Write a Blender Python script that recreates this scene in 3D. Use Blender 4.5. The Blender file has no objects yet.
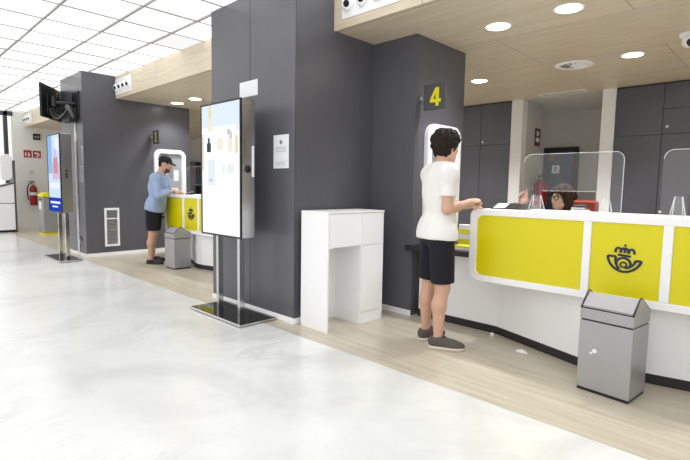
import bpy, bmesh, math, random
import numpy as np
from mathutils import Vector, Matrix, Euler
random.seed(4)
SC = bpy.context.scene
COL = SC.collection
PI = math.pi

# ------------------------------------------------------------------ materials
def lin(c):
    c = c / 255.0
    return c / 12.92 if c <= 0.04045 else ((c + 0.055) / 1.055) ** 2.4
def rgb(r, g, b): return (lin(r), lin(g), lin(b), 1.0)

def mat(name, col, rough=0.5, metal=0.0, spec=0.5, bump=0.0, bscale=60.0, vary=0.0, vscale=6.0, stretch=(1, 1, 1), coat=0.0):
    m = bpy.data.materials.new(name); m.use_nodes = True
    nt = m.node_tree; N = nt.nodes; L = nt.links
    p = N['Principled BSDF']
    p.inputs['Base Color'].default_value = col
    p.inputs['Roughness'].default_value = rough
    p.inputs['Metallic'].default_value = metal
    p.inputs['Specular IOR Level'].default_value = spec
    p.inputs['Coat Weight'].default_value = coat
    if bump or vary:
        tc = N.new('ShaderNodeTexCoord'); mp = N.new('ShaderNodeMapping')
        mp.inputs['Scale'].default_value = stretch
        L.new(tc.outputs['Object'], mp.inputs['Vector'])
    if vary:
        nz = N.new('ShaderNodeTexNoise'); nz.inputs['Scale'].default_value = vscale; nz.inputs['Detail'].default_value = 6
        L.new(mp.outputs[0], nz.inputs['Vector'])
        rp = N.new('ShaderNodeValToRGB')
        rp.color_ramp.elements[0].position = 0.3; rp.color_ramp.elements[1].position = 0.7
        a = [max(0, x * (1 - vary)) for x in col[:3]]; b = [min(1, x * (1 + vary)) for x in col[:3]]
        rp.color_ramp.elements[0].color = (*a, 1); rp.color_ramp.elements[1].color = (*b, 1)
        L.new(nz.outputs['Fac'], rp.inputs['Fac']); L.new(rp.outputs['Color'], p.inputs['Base Color'])
    if bump:
        nb = N.new('ShaderNodeTexNoise'); nb.inputs['Scale'].default_value = bscale; nb.inputs['Detail'].default_value = 3
        L.new(mp.outputs[0], nb.inputs['Vector'])
        bp = N.new('ShaderNodeBump'); bp.inputs['Strength'].default_value = bump; bp.inputs['Distance'].default_value = 0.01
        L.new(nb.outputs['Fac'], bp.inputs['Height']); L.new(bp.outputs['Normal'], p.inputs['Normal'])
    return m

def emit(name, col, s):
    m = bpy.data.materials.new(name); m.use_nodes = True
    nt = m.node_tree; nt.nodes.clear()
    e = nt.nodes.new('ShaderNodeEmission'); e.inputs['Color'].default_value = col; e.inputs['Strength'].default_value = s
    o = nt.nodes.new('ShaderNodeOutputMaterial'); nt.links.new(e.outputs[0], o.inputs[0])
    return m

def acrylic(name, tint=(1, 1, 1, 1), clear=0.86, milky=0.05):
    m = bpy.data.materials.new(name); m.use_nodes = True
    nt = m.node_tree; N = nt.nodes; L = nt.links; N.clear()
    t = N.new('ShaderNodeBsdfTransparent'); t.inputs['Color'].default_value = tint
    g = N.new('ShaderNodeBsdfGlossy'); g.inputs['Roughness'].default_value = 0.03
    d = N.new('ShaderNodeBsdfDiffuse'); d.inputs['Color'].default_value = (0.9, 0.92, 0.95, 1)
    m1 = N.new('ShaderNodeMixShader'); m1.inputs[0].default_value = milky / max(1e-3, (1 - clear))
    m2 = N.new('ShaderNodeMixShader'); m2.inputs[0].default_value = clear
    L.new(g.outputs[0], m1.inputs[1]); L.new(d.outputs[0], m1.inputs[2])
    L.new(m1.outputs[0], m2.inputs[1]); L.new(t.outputs[0], m2.inputs[2])
    o = N.new('ShaderNodeOutputMaterial'); L.new(m2.outputs[0], o.inputs[0])
    return m

def marble():
    m = mat('white_marble', rgb(236, 236, 234), 0.2)
    nt = m.node_tree; N = nt.nodes; L = nt.links; p = N['Principled BSDF']
    tc = N.new('ShaderNodeTexCoord')
    n1 = N.new('ShaderNodeTexNoise'); n1.inputs['Scale'].default_value = 0.9; n1.inputs['Detail'].default_value = 8; n1.inputs['Roughness'].default_value = 0.62; n1.inputs['Distortion'].default_value = 1.2
    L.new(tc.outputs['Object'], n1.inputs['Vector'])
    r1 = N.new('ShaderNodeValToRGB'); e = r1.color_ramp.elements
    e[0].position = 0.36; e[0].color = rgb(219, 220, 220); e[1].position = 0.56; e[1].color = rgb(233, 234, 233)
    L.new(n1.outputs['Fac'], r1.inputs['Fac'])
    # thin veins where a second noise crosses its middle value
    n2 = N.new('ShaderNodeTexNoise'); n2.inputs['Scale'].default_value = 1.3; n2.inputs['Detail'].default_value = 10; n2.inputs['Roughness'].default_value = 0.66; n2.inputs['Distortion'].default_value = 2.0
    mp = N.new('ShaderNodeMapping'); mp.inputs['Location'].default_value = (3.7, 9.1, 0); mp.inputs['Rotation'].default_value = (0, 0, 0.7); mp.inputs['Scale'].default_value = (1, 0.55, 1)
    L.new(tc.outputs['Object'], mp.inputs['Vector']); L.new(mp.outputs[0], n2.inputs['Vector'])
    r2 = N.new('ShaderNodeValToRGB'); q = r2.color_ramp
    q.elements[0].position = 0.465; q.elements[0].color = (0, 0, 0, 1); q.elements[1].position = 0.535; q.elements[1].color = (0, 0, 0, 1)
    k = q.elements.new(0.5); k.color = (1, 1, 1, 1)
    L.new(n2.outputs['Fac'], r2.inputs['Fac'])
    n3 = N.new('ShaderNodeTexNoise'); n3.inputs['Scale'].default_value = 0.8; n3.inputs['Detail'].default_value = 2
    L.new(tc.outputs['Object'], n3.inputs['Vector'])
    r3 = N.new('ShaderNodeValToRGB'); r3.color_ramp.elements[0].position = 0.5; r3.color_ramp.elements[1].position = 0.68
    L.new(n3.outputs['Fac'], r3.inputs['Fac'])
    mu = N.new('ShaderNodeMath'); mu.operation = 'MULTIPLY'; L.new(r2.outputs['Color'], mu.inputs[0]); L.new(r3.outputs['Color'], mu.inputs[1])
    mu2 = N.new('ShaderNodeMath'); mu2.operation = 'MULTIPLY'; mu2.inputs[1].default_value = 0.38; L.new(mu.outputs[0], mu2.inputs[0])
    mx = N.new('ShaderNodeMixRGB'); mx.inputs['Color2'].default_value = rgb(188, 189, 192)
    L.new(mu2.outputs[0], mx.inputs['Fac']); L.new(r1.outputs['Color'], mx.inputs['Color1']); L.new(mx.outputs['Color'], p.inputs['Base Color'])
    return m

def travertine():
    m = mat('beige_travertine', rgb(214, 202, 180), 0.3)
    nt = m.node_tree; N = nt.nodes; L = nt.links; p = N['Principled BSDF']
    tc = N.new('ShaderNodeTexCoord'); mp = N.new('ShaderNodeMapping'); mp.inputs['Scale'].default_value = (0.9, 16, 1)
    L.new(tc.outputs['Object'], mp.inputs['Vector'])
    n1 = N.new('ShaderNodeTexNoise'); n1.inputs['Scale'].default_value = 1.6; n1.inputs['Detail'].default_value = 7; n1.inputs['Roughness'].default_value = 0.65; n1.inputs['Distortion'].default_value = 0.4
    L.new(mp.outputs[0], n1.inputs['Vector'])
    r = N.new('ShaderNodeValToRGB'); e = r.color_ramp.elements
    e[0].position = 0.28; e[0].color = rgb(182, 171, 151); e[1].position = 0.72; e[1].color = rgb(212, 204, 189)
    k = r.color_ramp.elements.new(0.5); k.color = rgb(200, 191, 173)
    L.new(n1.outputs['Fac'], r.inputs['Fac']); L.new(r.outputs['Color'], p.inputs['Base Color'])
    return m

def birch():
    m = mat('birch_veneer', rgb(220, 206, 180), 0.42)
    nt = m.node_tree; N = nt.nodes; L = nt.links; p = N['Principled BSDF']
    tc = N.new('ShaderNodeTexCoord'); mp = N.new('ShaderNodeMapping'); mp.inputs['Scale'].default_value = (1.2, 22, 22)
    L.new(tc.outputs['Object'], mp.inputs['Vector'])
    n1 = N.new('ShaderNodeTexNoise'); n1.inputs['Scale'].default_value = 1.5; n1.inputs['Detail'].default_value = 5; n1.inputs['Distortion'].default_value = 0.6
    L.new(mp.outputs[0], n1.inputs['Vector'])
    r = N.new('ShaderNodeValToRGB'); e = r.color_ramp.elements
    e[0].position = 0.3; e[0].color = rgb(208, 193, 166); e[1].position = 0.7; e[1].color = rgb(226, 214, 190)
    L.new(n1.outputs['Fac'], r.inputs['Fac'])
    # fine panel joints
    br = N.new('ShaderNodeTexBrick'); br.inputs['Scale'].default_value = 1.0; br.inputs['Mortar Size'].default_value = 0.004
    br.inputs['Brick Width'].default_value = 2.4; br.inputs['Row Height'].default_value = 1.2; br.offset = 0.5
    br.inputs['Color1'].default_value = (1, 1, 1, 1); br.inputs['Color2'].default_value = (0.94, 0.94, 0.94, 1); br.inputs['Mortar'].default_value = (0.45, 0.42, 0.38, 1)
    mb = N.new('ShaderNodeMapping'); mb.inputs['Location'].default_value = (1.1, 0.35, 0)
    L.new(tc.outputs['Object'], mb.inputs['Vector']); L.new(mb.outputs[0], br.inputs['Vector'])
    mx = N.new('ShaderNodeMixRGB'); mx.blend_type = 'MULTIPLY'; mx.inputs['Fac'].default_value = 1
    L.new(r.outputs['Color'], mx.inputs['Color1']); L.new(br.outputs['Color'], mx.inputs['Color2']); L.new(mx.outputs['Color'], p.inputs['Base Color'])
    return m

def lightpanel():
    m = bpy.data.materials.new('luminous_ceiling'); m.use_nodes = True
    nt = m.node_tree; N = nt.nodes; L = nt.links; N.clear()
    tc = N.new('ShaderNodeTexCoord'); mp = N.new('ShaderNodeMapping'); mp.inputs['Scale'].default_value = (1 / 0.615, 1 / 0.605, 0); mp.inputs['Location'].default_value = (5.08 / 0.615, -1.56 / 0.605, 0)
    fl = N.new('ShaderNodeVectorMath'); fl.operation = 'FLOOR'
    wn = N.new('ShaderNodeTexWhiteNoise'); wn.noise_dimensions = '2D'
    L.new(tc.outputs['Object'], mp.inputs['Vector']); L.new(mp.outputs[0], fl.inputs[0]); L.new(fl.outputs[0], wn.inputs['Vector'])
    mr = N.new('ShaderNodeMapRange'); mr.inputs['To Min'].default_value = LCEIL * 0.62; mr.inputs['To Max'].default_value = LCEIL * 1.36
    L.new(wn.outputs['Value'], mr.inputs['Value'])
    e = N.new('ShaderNodeEmission'); e.inputs['Color'].default_value = (1, 0.995, 0.98, 1); L.new(mr.outputs[0], e.inputs['Strength'])
    o = N.new('ShaderNodeOutputMaterial'); L.new(e.outputs[0], o.inputs[0])
    return m

LCEIL = 0.98
M = {}
M['marble'] = marble(); M['trav'] = travertine(); M['birch'] = birch(); M['lum'] = lightpanel()
M['grey'] = mat('charcoal_laminate', rgb(92, 92, 98), 0.3, vary=0.05, vscale=3, stretch=(14, 14, 0.5))
M['cab'] = mat('dark_cabinet_laminate', rgb(92, 92, 102), 0.28)
M['white'] = mat('white_lacquer', rgb(247, 248, 250), 0.35)
M['wall'] = mat('white_plaster', rgb(236, 235, 232), 0.7, bump=0.02)
M['greywall'] = mat('pale_grey_plaster', rgb(206, 205, 202), 0.7, bump=0.02)
M['yellow'] = mat('yellow_laminate', rgb(222, 211, 0), 0.32)
M['black'] = mat('black_plastic', rgb(22, 22, 24), 0.4)
M['blackgloss'] = mat('black_glass', rgb(16, 17, 18), 0.06)
M['toe'] = mat('dark_toe_kick', rgb(36, 36, 38), 0.5)
M['chrome'] = mat('polished_steel', rgb(205, 205, 205), 0.14, 1.0)
M['casing'] = mat('satin_steel_casing', rgb(196, 196, 198), 0.26, 1.0)
M['steel'] = mat('brushed_steel', rgb(190, 188, 186), 0.32, 1.0)
M['bin'] = mat('silver_painted_metal', rgb(168, 168, 170), 0.38, 0.35, vary=0.02)
M['tbar'] = mat('ceiling_bar_grey', rgb(165, 165, 165), 0.5)
M['paper'] = mat('white_paper', rgb(238, 239, 242), 0.8)
M['print'] = mat('grey_print', rgb(140, 142, 148), 0.8)
M['knob'] = mat('pale_chrome_knob', rgb(226, 226, 228), .3, .3)
M['red'] = mat('red_enamel', rgb(150, 24, 28), 0.3)
M['signred'] = mat('sign_red', rgb(168, 30, 34), 0.5)
M['signdark'] = mat('sign_grey', rgb(74, 76, 78), 0.4)
M['signyellow'] = mat('sign_yellow', rgb(232, 222, 20), 0.4)
M['navy'] = mat('emblem_navy', rgb(10, 18, 62), 0.4)
M['acry'] = acrylic('clear_acrylic', clear=0.962, milky=0.009)
M['acryedge'] = acrylic('acrylic_edge', clear=0.5, milky=0.35)
M['glass'] = acrylic('window_glass', clear=0.92, milky=0.01)
M['brown'] = mat('dark_brown_frame', rgb(58, 44, 36), 0.5)
M['bluedoor'] = mat('blue_grey_door', rgb(76, 88, 112), 0.45)
M['brick'] = mat('brick_red_fabric', rgb(150, 62, 44), 0.85, bump=0.2, bscale=200)
M['lamp'] = emit('lamp_glow', (1, 0.97, 0.9, 1), 9.0)
M['skin'] = mat('skin', rgb(208, 165, 142), 0.5, vary=0.05, vscale=9)
M['skin2'] = mat('skin_tanned', rgb(200, 156, 132), 0.5, vary=0.05, vscale=9)
M['hair'] = mat('dark_hair', rgb(36, 27, 23), 0.75, spec=.25, bump=0.9, bscale=45, stretch=(1, 1, 0.35))
M['hair2'] = mat('brown_hair', rgb(54, 38, 30), 0.8, spec=.2, bump=0.9, bscale=45, stretch=(1, 1, 0.3))
M['tee'] = mat('white_cotton', rgb(236, 235, 233), 0.9, bump=0.55, bscale=11, stretch=(1, 1, .45))
M['blueshirt'] = mat('blue_chambray', rgb(152, 172, 204), 0.9, bump=0.6, bscale=12, vary=0.06, vscale=25, stretch=(1, 1, .5))
M['shorts'] = mat('navy_cotton', rgb(17, 18, 29), 0.9, bump=0.5, bscale=14, stretch=(1, 1, .4))
M['poly'] = mat('dark_polo', rgb(40, 46, 66), 0.9, bump=0.1, bscale=200)
M['shoegrey'] = mat('grey_canvas', rgb(92, 86, 82), 0.9, bump=0.1, bscale=300)
M['rubber'] = mat('off_white_rubber', rgb(222, 214, 204), 0.6)
M['eye'] = mat('eye_white', rgb(230, 228, 224), 0.25)
M['iris'] = mat('dark_iris', rgb(40, 28, 22), 0.2)
M['capm'] = mat('black_cap_cotton', rgb(26, 26, 30), 0.9, bump=0.1, bscale=200)
M['ventdark'] = mat('vent_shadow_grey', rgb(120, 120, 120), 0.6)
M['leaf'] = mat('tree_leaves', rgb(120, 150, 96), 0.8, vary=0.3, vscale=5)
M['bark'] = mat('tree_bark', rgb(110, 92, 76), 0.9)
M['pave'] = mat('pavement', rgb(196, 194, 190), 0.9)

# ------------------------------------------------------------------ mesh builder
class MB:
    def __init__(s): s.v = []; s.f = []; s.m = []; s.sm = []; s.cur = 0
    def add(s, vs, fs, smooth=False):
        o = len(s.v); s.v += [tuple(map(float, p)) for p in vs]
        for f in fs: s.f.append(tuple(i + o for i in f)); s.m.append(s.cur); s.sm.append(smooth)
        return s
    def mi(s, i): s.cur = i; return s
    def box(s, x0, x1, y0, y1, z0, z1, b=0.0):
        x0, x1 = min(x0, x1), max(x0, x1); y0, y1 = min(y0, y1), max(y0, y1); z0, z1 = min(z0, z1), max(z0, z1)
        b = min(b, (x1 - x0) * .45, (y1 - y0) * .45, (z1 - z0) * .45)
        if b <= 0:
            vs = [(x, y, z) for z in (z0, z1) for y in (y0, y1) for x in (x0, x1)]
            return s.add(vs, [(0, 2, 3, 1), (4, 5, 7, 6), (0, 1, 5, 4), (2, 6, 7, 3), (0, 4, 6, 2), (1, 3, 7, 5)])
        vs = []; ix = {}
        for i in (0, 1):
            for j in (0, 1):
                for k in (0, 1):
                    X, Y, Z = (x0, x1)[i], (y0, y1)[j], (z0, z1)[k]
                    dx, dy, dz = (b, -b)[i], (b, -b)[j], (b, -b)[k]
                    for a, p in enumerate([(X, Y + dy, Z + dz), (X + dx, Y, Z + dz), (X + dx, Y + dy, Z)]):
                        ix[i, j, k, a] = len(vs); vs.append(p)
        g = lambda *a: ix[a]
        F = []
        for i in (0, 1): q = [g(i, 0, 0, 0), g(i, 1, 0, 0), g(i, 1, 1, 0), g(i, 0, 1, 0)]; F.append(q if i else q[::-1])
        for j in (0, 1): q = [g(0, j, 0, 1), g(0, j, 1, 1), g(1, j, 1, 1), g(1, j, 0, 1)]; F.append(q if j else q[::-1])
        for k in (0, 1): q = [g(0, 0, k, 2), g(1, 0, k, 2), g(1, 1, k, 2), g(0, 1, k, 2)]; F.append(q if k else q[::-1])
        for i in (0, 1):
            for j in (0, 1): q = [g(i, j, 0, 0), g(i, j, 1, 0), g(i, j, 1, 1), g(i, j, 0, 1)]; F.append(q if (i ^ j) else q[::-1])
        for i in (0, 1):
            for k in (0, 1): q = [g(i, 0, k, 0), g(i, 1, k, 0), g(i, 1, k, 2), g(i, 0, k, 2)]; F.append(q[::-1] if (i ^ k) else q)
        for j in (0, 1):
            for k in (0, 1): q = [g(0, j, k, 1), g(1, j, k, 1), g(1, j, k, 2), g(0, j, k, 2)]; F.append(q if (j ^ k) else q[::-1])
        for i in (0, 1):
            for j in (0, 1):
                for k in (0, 1):
                    q = [g(i, j, k, 0), g(i, j, k, 1), g(i, j, k, 2)]; F.append(q if (i + j + k) % 2 else q[::-1])
        return s.add(vs, F)
    def prism(s, pts, ax, a, b):
        """polygon pts (two coords) extruded along axis ax ('x','y','z') from a to b"""
        n = len(pts)
        def P(p, t): return {'z': (p[0], p[1], t), 'y': (p[0], t, p[1]), 'x': (t, p[0], p[1])}[ax]
        vs = [P(p, a) for p in pts] + [P(p, b) for p in pts]
        fs = [tuple(range(n))[::-1], tuple(range(n, 2 * n))] + [(i, (i + 1) % n, n + (i + 1) % n, n + i) for i in range(n)]
        return s.add(vs, fs)
    def ring(s, outer, inner, ax, a, b):
        """frame between two outlines with the same count, extruded along ax"""
        n = len(outer)
        def P(p, t): return {'z': (p[0], p[1], t), 'y': (p[0], t, p[1]), 'x': (t, p[0], p[1])}[ax]
        vs = [P(p, a) for p in outer] + [P(p, a) for p in inner] + [P(p, b) for p in outer] + [P(p, b) for p in inner]
        fs = []
        for i in range(n):
            j = (i + 1) % n
            fs += [(i, j, n + j, n + i), (2 * n + i, 3 * n + i, 3 * n + j, 2 * n + j), (i, 2 * n + i, 2 * n + j, j), (n + i, n + j, 3 * n + j, 3 * n + i)]
        return s.add(vs, fs)
    def cyl(s, p0, p1, r0, r1=None, n=20, smooth=True):
        r1 = r0 if r1 is None else r1
        p0, p1 = Vector(p0), Vector(p1); d = (p1 - p0).normalized()
        a = d.orthogonal().normalized(); b = d.cross(a)
        vs = []
        for p, r in ((p0, r0), (p1, r1)):
            for i in range(n):
                t = 2 * PI * i / n; vs.append(p + a * (r * math.cos(t)) + b * (r * math.sin(t)))
        s.add(vs, [(i, (i + 1) % n, n + (i + 1) % n, n + i) for i in range(n)], smooth)
        s.add(vs[:n], [tuple(range(n))[::-1]]); s.add(vs[n:], [tuple(range(n))])
        return s
    def lathe(s, prof, c, ax=(0, 0, 1), n=24):
        c = Vector(c); d = Vector(ax).normalized(); a = d.orthogonal().normalized(); b = d.cross(a)
        vs = []
        for r, h in prof:
            for i in range(n):
                t = 2 * PI * i / n; vs.append(c + d * h + a * (r * math.cos(t)) + b * (r * math.sin(t)))
        fs = [(k * n + i, k * n + (i + 1) % n, (k + 1) * n + (i + 1) % n, (k + 1) * n + i) for k in range(len(prof) - 1) for i in range(n)]
        s.add(vs, fs, True)
        if prof[0][0] > 1e-4: s.add(vs[:n], [tuple(range(n))[::-1]])
        if prof[-1][0] > 1e-4: s.add(vs[-n:], [tuple(range(n))])
        return s
    def sphere(s, c, r, n=16, m=10):
        r = (r, r, r) if not hasattr(r, '__len__') else r
        vs = []; fs = []
        for j in range(m + 1):
            ph = PI * j / m
            for i in range(n):
                t = 2 * PI * i / n
                vs.append((c[0] + r[0] * math.sin(ph) * math.cos(t), c[1] + r[1] * math.sin(ph) * math.sin(t), c[2] - r[2] * math.cos(ph)))
        for j in range(m):
            for i in range(n): fs.append((j * n + i, j * n + (i + 1) % n, (j + 1) * n + (i + 1) % n, (j + 1) * n + i))
        return s.add(vs, fs, True)
    def tube(s, pts, r, n=8):
        pts = [Vector(p) for p in pts]; vs = []; m = len(pts)
        up = Vector((0, 0, 1)); prev = None
        for i, p in enumerate(pts):
            d = (pts[min(i + 1, m - 1)] - pts[max(i - 1, 0)]).normalized()
            a = (prev - d * prev.dot(d)) if prev else d.orthogonal()
            a = a.normalized() if a.length > 1e-6 else d.orthogonal().normalized()
            prev = a; b = d.cross(a)
            for k in range(n):
                t = 2 * PI * k / n; vs.append(p + a * (r * math.cos(t)) + b * (r * math.sin(t)))
        fs = [(i * n + k, i * n + (k + 1) % n, (i + 1) * n + (k + 1) % n, (i + 1) * n + k) for i in range(m - 1) for k in range(n)]
        s.add(vs, fs, True); s.add(vs[:n], [tuple(range(n))[::-1]]); s.add(vs[-n:], [tuple(range(n))])
        return s
    def stroke(s, pts, w, y0, y1, closed=False):
        """flat thick line in the x-z plane, thickness from y0 to y1"""
        P = [Vector(p) for p in pts]; n = len(P); L = []; R = []
        s.nst = getattr(s, 'nst', 0) + 1; y0 -= .0003 * (s.nst % 6)
        for i in range(n):
            a = P[(i - 1) % n] if (closed or i) else P[i]; b = P[(i + 1) % n] if (closed or i < n - 1) else P[i]
            d = (b - a).normalized(); q = Vector((-d.y, d.x)) * (w / 2); L.append(P[i] + q); R.append(P[i] - q)
        for i in range(n if closed else n - 1):
            j = (i + 1) % n
            s.prism([tuple(R[i]), tuple(R[j]), tuple(L[j]), tuple(L[i])], 'y', y0, y1)
        return s
    def build(s, name, mats, parent=None, bevel=0.0, at=None, keep=False):
        me = bpy.data.meshes.new(name)
        off = Vector(at) if at is not None else Vector((0, 0, 0))
        if parent is not None: off = Vector(parent.get('_o', (0, 0, 0)))
        me.from_pydata([tuple(Vector(v) - off) for v in s.v], [], s.f)
        mats = mats if isinstance(mats, (list, tuple)) else [mats]
        for m in mats: me.materials.append(m)
        me.polygons.foreach_set('material_index', s.m); me.polygons.foreach_set('use_smooth', s.sm)
        me.update()
        bm = bmesh.new(); bm.from_mesh(me); bmesh.ops.recalc_face_normals(bm, faces=bm.faces[:]); bm.to_mesh(me); bm.free()
        o = bpy.data.objects.new(name, me); COL.objects.link(o)
        if parent is not None: o.parent = parent; o['_o'] = tuple(off)
        else: o.location = off; o['_o'] = tuple(off)
        if bevel:
            bv = o.modifiers.new('edge', 'BEVEL'); bv.width = bevel; bv.segments = 2; bv.limit_method = 'ANGLE'
        return o

def tag(o, label, cat, group=None, kind=None):
    o['label'] = label; o['category'] = cat
    if group: o['group'] = group
    if kind: o['kind'] = kind
    return o
def thing(name, loc, label, cat, group=None):
    o = bpy.data.objects.new(name, None); o.empty_display_size = 0.1; COL.objects.link(o)
    o.location = loc; o['_o'] = tuple(loc)
    return tag(o, label, cat, group)
def struct(name, mb, m, bevel=0.0):
    o = mb.build(name, m, bevel=bevel); o['kind'] = 'structure'; return o
def copy_tree(o, parent=None):
    c = o.copy(); COL.objects.link(c)
    if parent is not None: c.parent = parent
    for ch in [x for x in bpy.data.objects if x.parent == o]: copy_tree(ch, c)
    return c
def dup(o, loc, label, rotz=None, group=None):
    c = copy_tree(o); c.location = loc; c['label'] = label
    if rotz is not None: c.rotation_euler = (0, 0, rotz)
    if group: c['group'] = group
    return c
def rrect(x0, x1, z0, z1, r, n=8, bl=True, br=True, tr=True, tl=True):
    out = []
    for (cx, cz, a0, on) in ((x0 + r, z0 + r, PI, bl), (x1 - r, z0 + r, 1.5 * PI, br), (x1 - r, z1 - r, 0, tr), (x0 + r, z1 - r, .5 * PI, tl)):
        for i in range(n + 1):
            t = a0 + .5 * PI * i / n
            if on: out.append((cx + r * math.cos(t), cz + r * math.sin(t)))
            else: out.append((x0 if cx < (x0 + x1) / 2 else x1, z0 if cz < (z0 + z1) / 2 else z1))
    return out
# ------------------------------------------------------------------ camera (heights in metres, floor at z = 0)
H = 1.27
cam = bpy.data.cameras.new('camera'); camo = bpy.data.objects.new('camera', cam); COL.objects.link(camo)
cam.sensor_fit = 'HORIZONTAL'; cam.sensor_width = 36.0; cam.lens = 36.0 * 471.912 / 690.0
cam.clip_start = 0.05; cam.clip_end = 200
X_ = Vector((0.7168368, 0.6970355, 0.0169284)); F_ = Vector((-0.6932047, 0.7150856, -0.0901103))
F_.normalize(); X_ = (X_ - F_ * X_.dot(F_)).normalized(); U_ = X_.cross(F_).normalized()
R3 = Matrix((X_, U_, -F_)).transposed()
camo.matrix_world = Matrix.Translation((0, 0, H)) @ R3.to_4x4()
SC.camera = camo

# ------------------------------------------------------------------ room shell
ZS, ZC = 2.738, 3.118            # underside of the timber soffit, luminous ceiling
YF, YC, YB = 3.21, 2.746, 7.62  # soffit fascia, pillar faces, back of the office
XE = -15.2                       # end wall of the hall
struct('floor', MB().box(XE - .2, 5, -5, 2.56, -.06, 0), M['marble'])
struct('floor.001', MB().box(XE - .2, 3, 2.56, 9.6, -.06, 0), M['trav'])
struct('floor.002', MB().box(-40, XE - .2, -12, 12, -.12, -.06), M['pave'])
struct('ceiling', MB().box(XE, 5, -5, YF, ZC, ZC + .05), M['lum'])
b = MB()
y = 1.56 - .605 * 10
while y < YF - .05:
    b.box(XE, 5, y - .010, y + .010, ZC - .022, ZC - .002); y += .605
struct('trim_1', b, M['tbar'])
b = MB(); x = -5.08 - .615 * 16
while x < 4.9:
    b.box(x - .008, x + .008, -5, YF, ZC - .012, ZC - .003); x += .615
struct('trim_2', b, M['tbar'])

s = MB()
for a, c in ((XE, -9.88), (-8.72, -4.72), (-3.30, .73)): s.box(a, c, YF + .018, 4.677, ZS, ZS + .06)
s.box(-9.88, -8.72, 4.58, 4.677, ZS, ZS + .06)
s.box(XE, 3, 4.677, YB, ZS, ZS + .06)
struct('ceiling.001', s, M['birch'])
for i, (a, c) in enumerate(((XE, -9.88), (-8.72, -4.72), (-3.30, .73))):
    struct('trim_%d' % (3 + i), MB().box(a, c, YF, YF + .018, ZS - .004, ZC), M['birch'])
# pillar blocks between the bays
struct('wall_center', MB().box(-4.72, -3.30, YC, 3.79, 0, ZC).box(-4.72, -2.754, 3.79, 4.677, 0, ZS + .02), M['grey'])
struct('wall_far', MB().box(-9.88, -8.72, 2.67, 4.58, 0, ZC), M['grey'])
struct('wall_near', MB().box(.73, 2.18, YC, 4.677, 0, ZC), M['grey'])
b = MB()
for x in (-3.996, ): b.box(x - .002, x + .002, YC - .0015, YC, .06, ZC)
b.box(-3.3015, -3.2985, YC - .0015, YC + .001, .06, ZC)
struct('trim_6', b, M['black'])
# baseboards
struct('baseboard_center', MB().box(-4.72, -3.288, YC - .014, YC, 0, .055).box(-3.30, -3.284, YC, 3.776, 0, .055).box(-3.284, -2.74, 3.776, 3.79, 0, .055), M['white'], .003)
struct('baseboard_far', MB().box(-9.88, -8.706, 2.656, 2.67, 0, .06).box(-8.72, -8.706, 2.67, 4.58, 0, .06), M['white'], .003)
# end wall with the glazed front, left bay and back of the office
struct('wall_left', MB().box(XE - .2, XE, 2.95, 3.95, 0, ZC).box(XE - .2, XE, 3.95, 9.5, 0, ZC), M['wall'])
struct('wall_back', MB().box(XE, -3.55, YB, YB + .12, 0, ZS + .06).box(-2.03, 3, YB, YB + .12, 0, ZS + .06), M['greywall'])
struct('wall_recess', MB().box(-3.55, -3.37, YB + .12, 8.35, 0, ZS + .06).box(-6, -1.2, 9.25, 9.4, 0, ZS + .06).box(-2.19, -2.03, YB + .12, 9.25, 0, ZS + .06), M['greywall'])
struct('ceiling.002', MB().box(-6, -1.2, YB, 9.4, ZS + .002, ZS + .06), M['greywall'])
struct('trim_7', MB().box(-3.56, -3.37, YB - .06, YB + .12, 0, ZS), M['white'], .004)     # white pilasters of the recess
struct('trim_8', MB().box(-2.2, -2.02, YB - .06, YB + .12, 0, ZS), M['white'], .004)
struct('wall_right', MB().box(2.9, 3, 4.677, YB, 0, ZS), M['greywall'])
# door at the end of the recess
d = MB().box(-3.56, -3.1, 9.2, 9.235, 0, 2.0)
do = struct('door_1', d, M['bluedoor'])
f = MB().box(-3.64, -3.56, 9.17, 9.25, 0, 2.08).box(-3.1, -3.02, 9.17, 9.25, 0, 2.08).box(-3.56, -3.1, 9.17, 9.25, 2.0, 2.08)
struct('trim_9', f, M['brown'], .004)
# glazed hall front at the far left
g = MB().box(XE - .02, XE - .01, -5, 2.93, .1, ZC - .05)
struct('window_1', g, M['glass'])
f = MB()
for y in (2.79, 1.2, -.4, -2.0, -3.6): f.box(XE - .06, XE + .04, y - .045, y + .045, 0, ZC)
f.box(XE - .06, XE + .04, -5, 2.95, 0, .1).box(XE - .06, XE + .04, -5, 2.95, 3.0, ZC).box(XE - .05, XE + .02, -5, 2.95, 1.04, 1.09)
struct('trim_10', f, mat('dark_window_frame', rgb(62, 66, 74), .4), .004)

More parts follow.
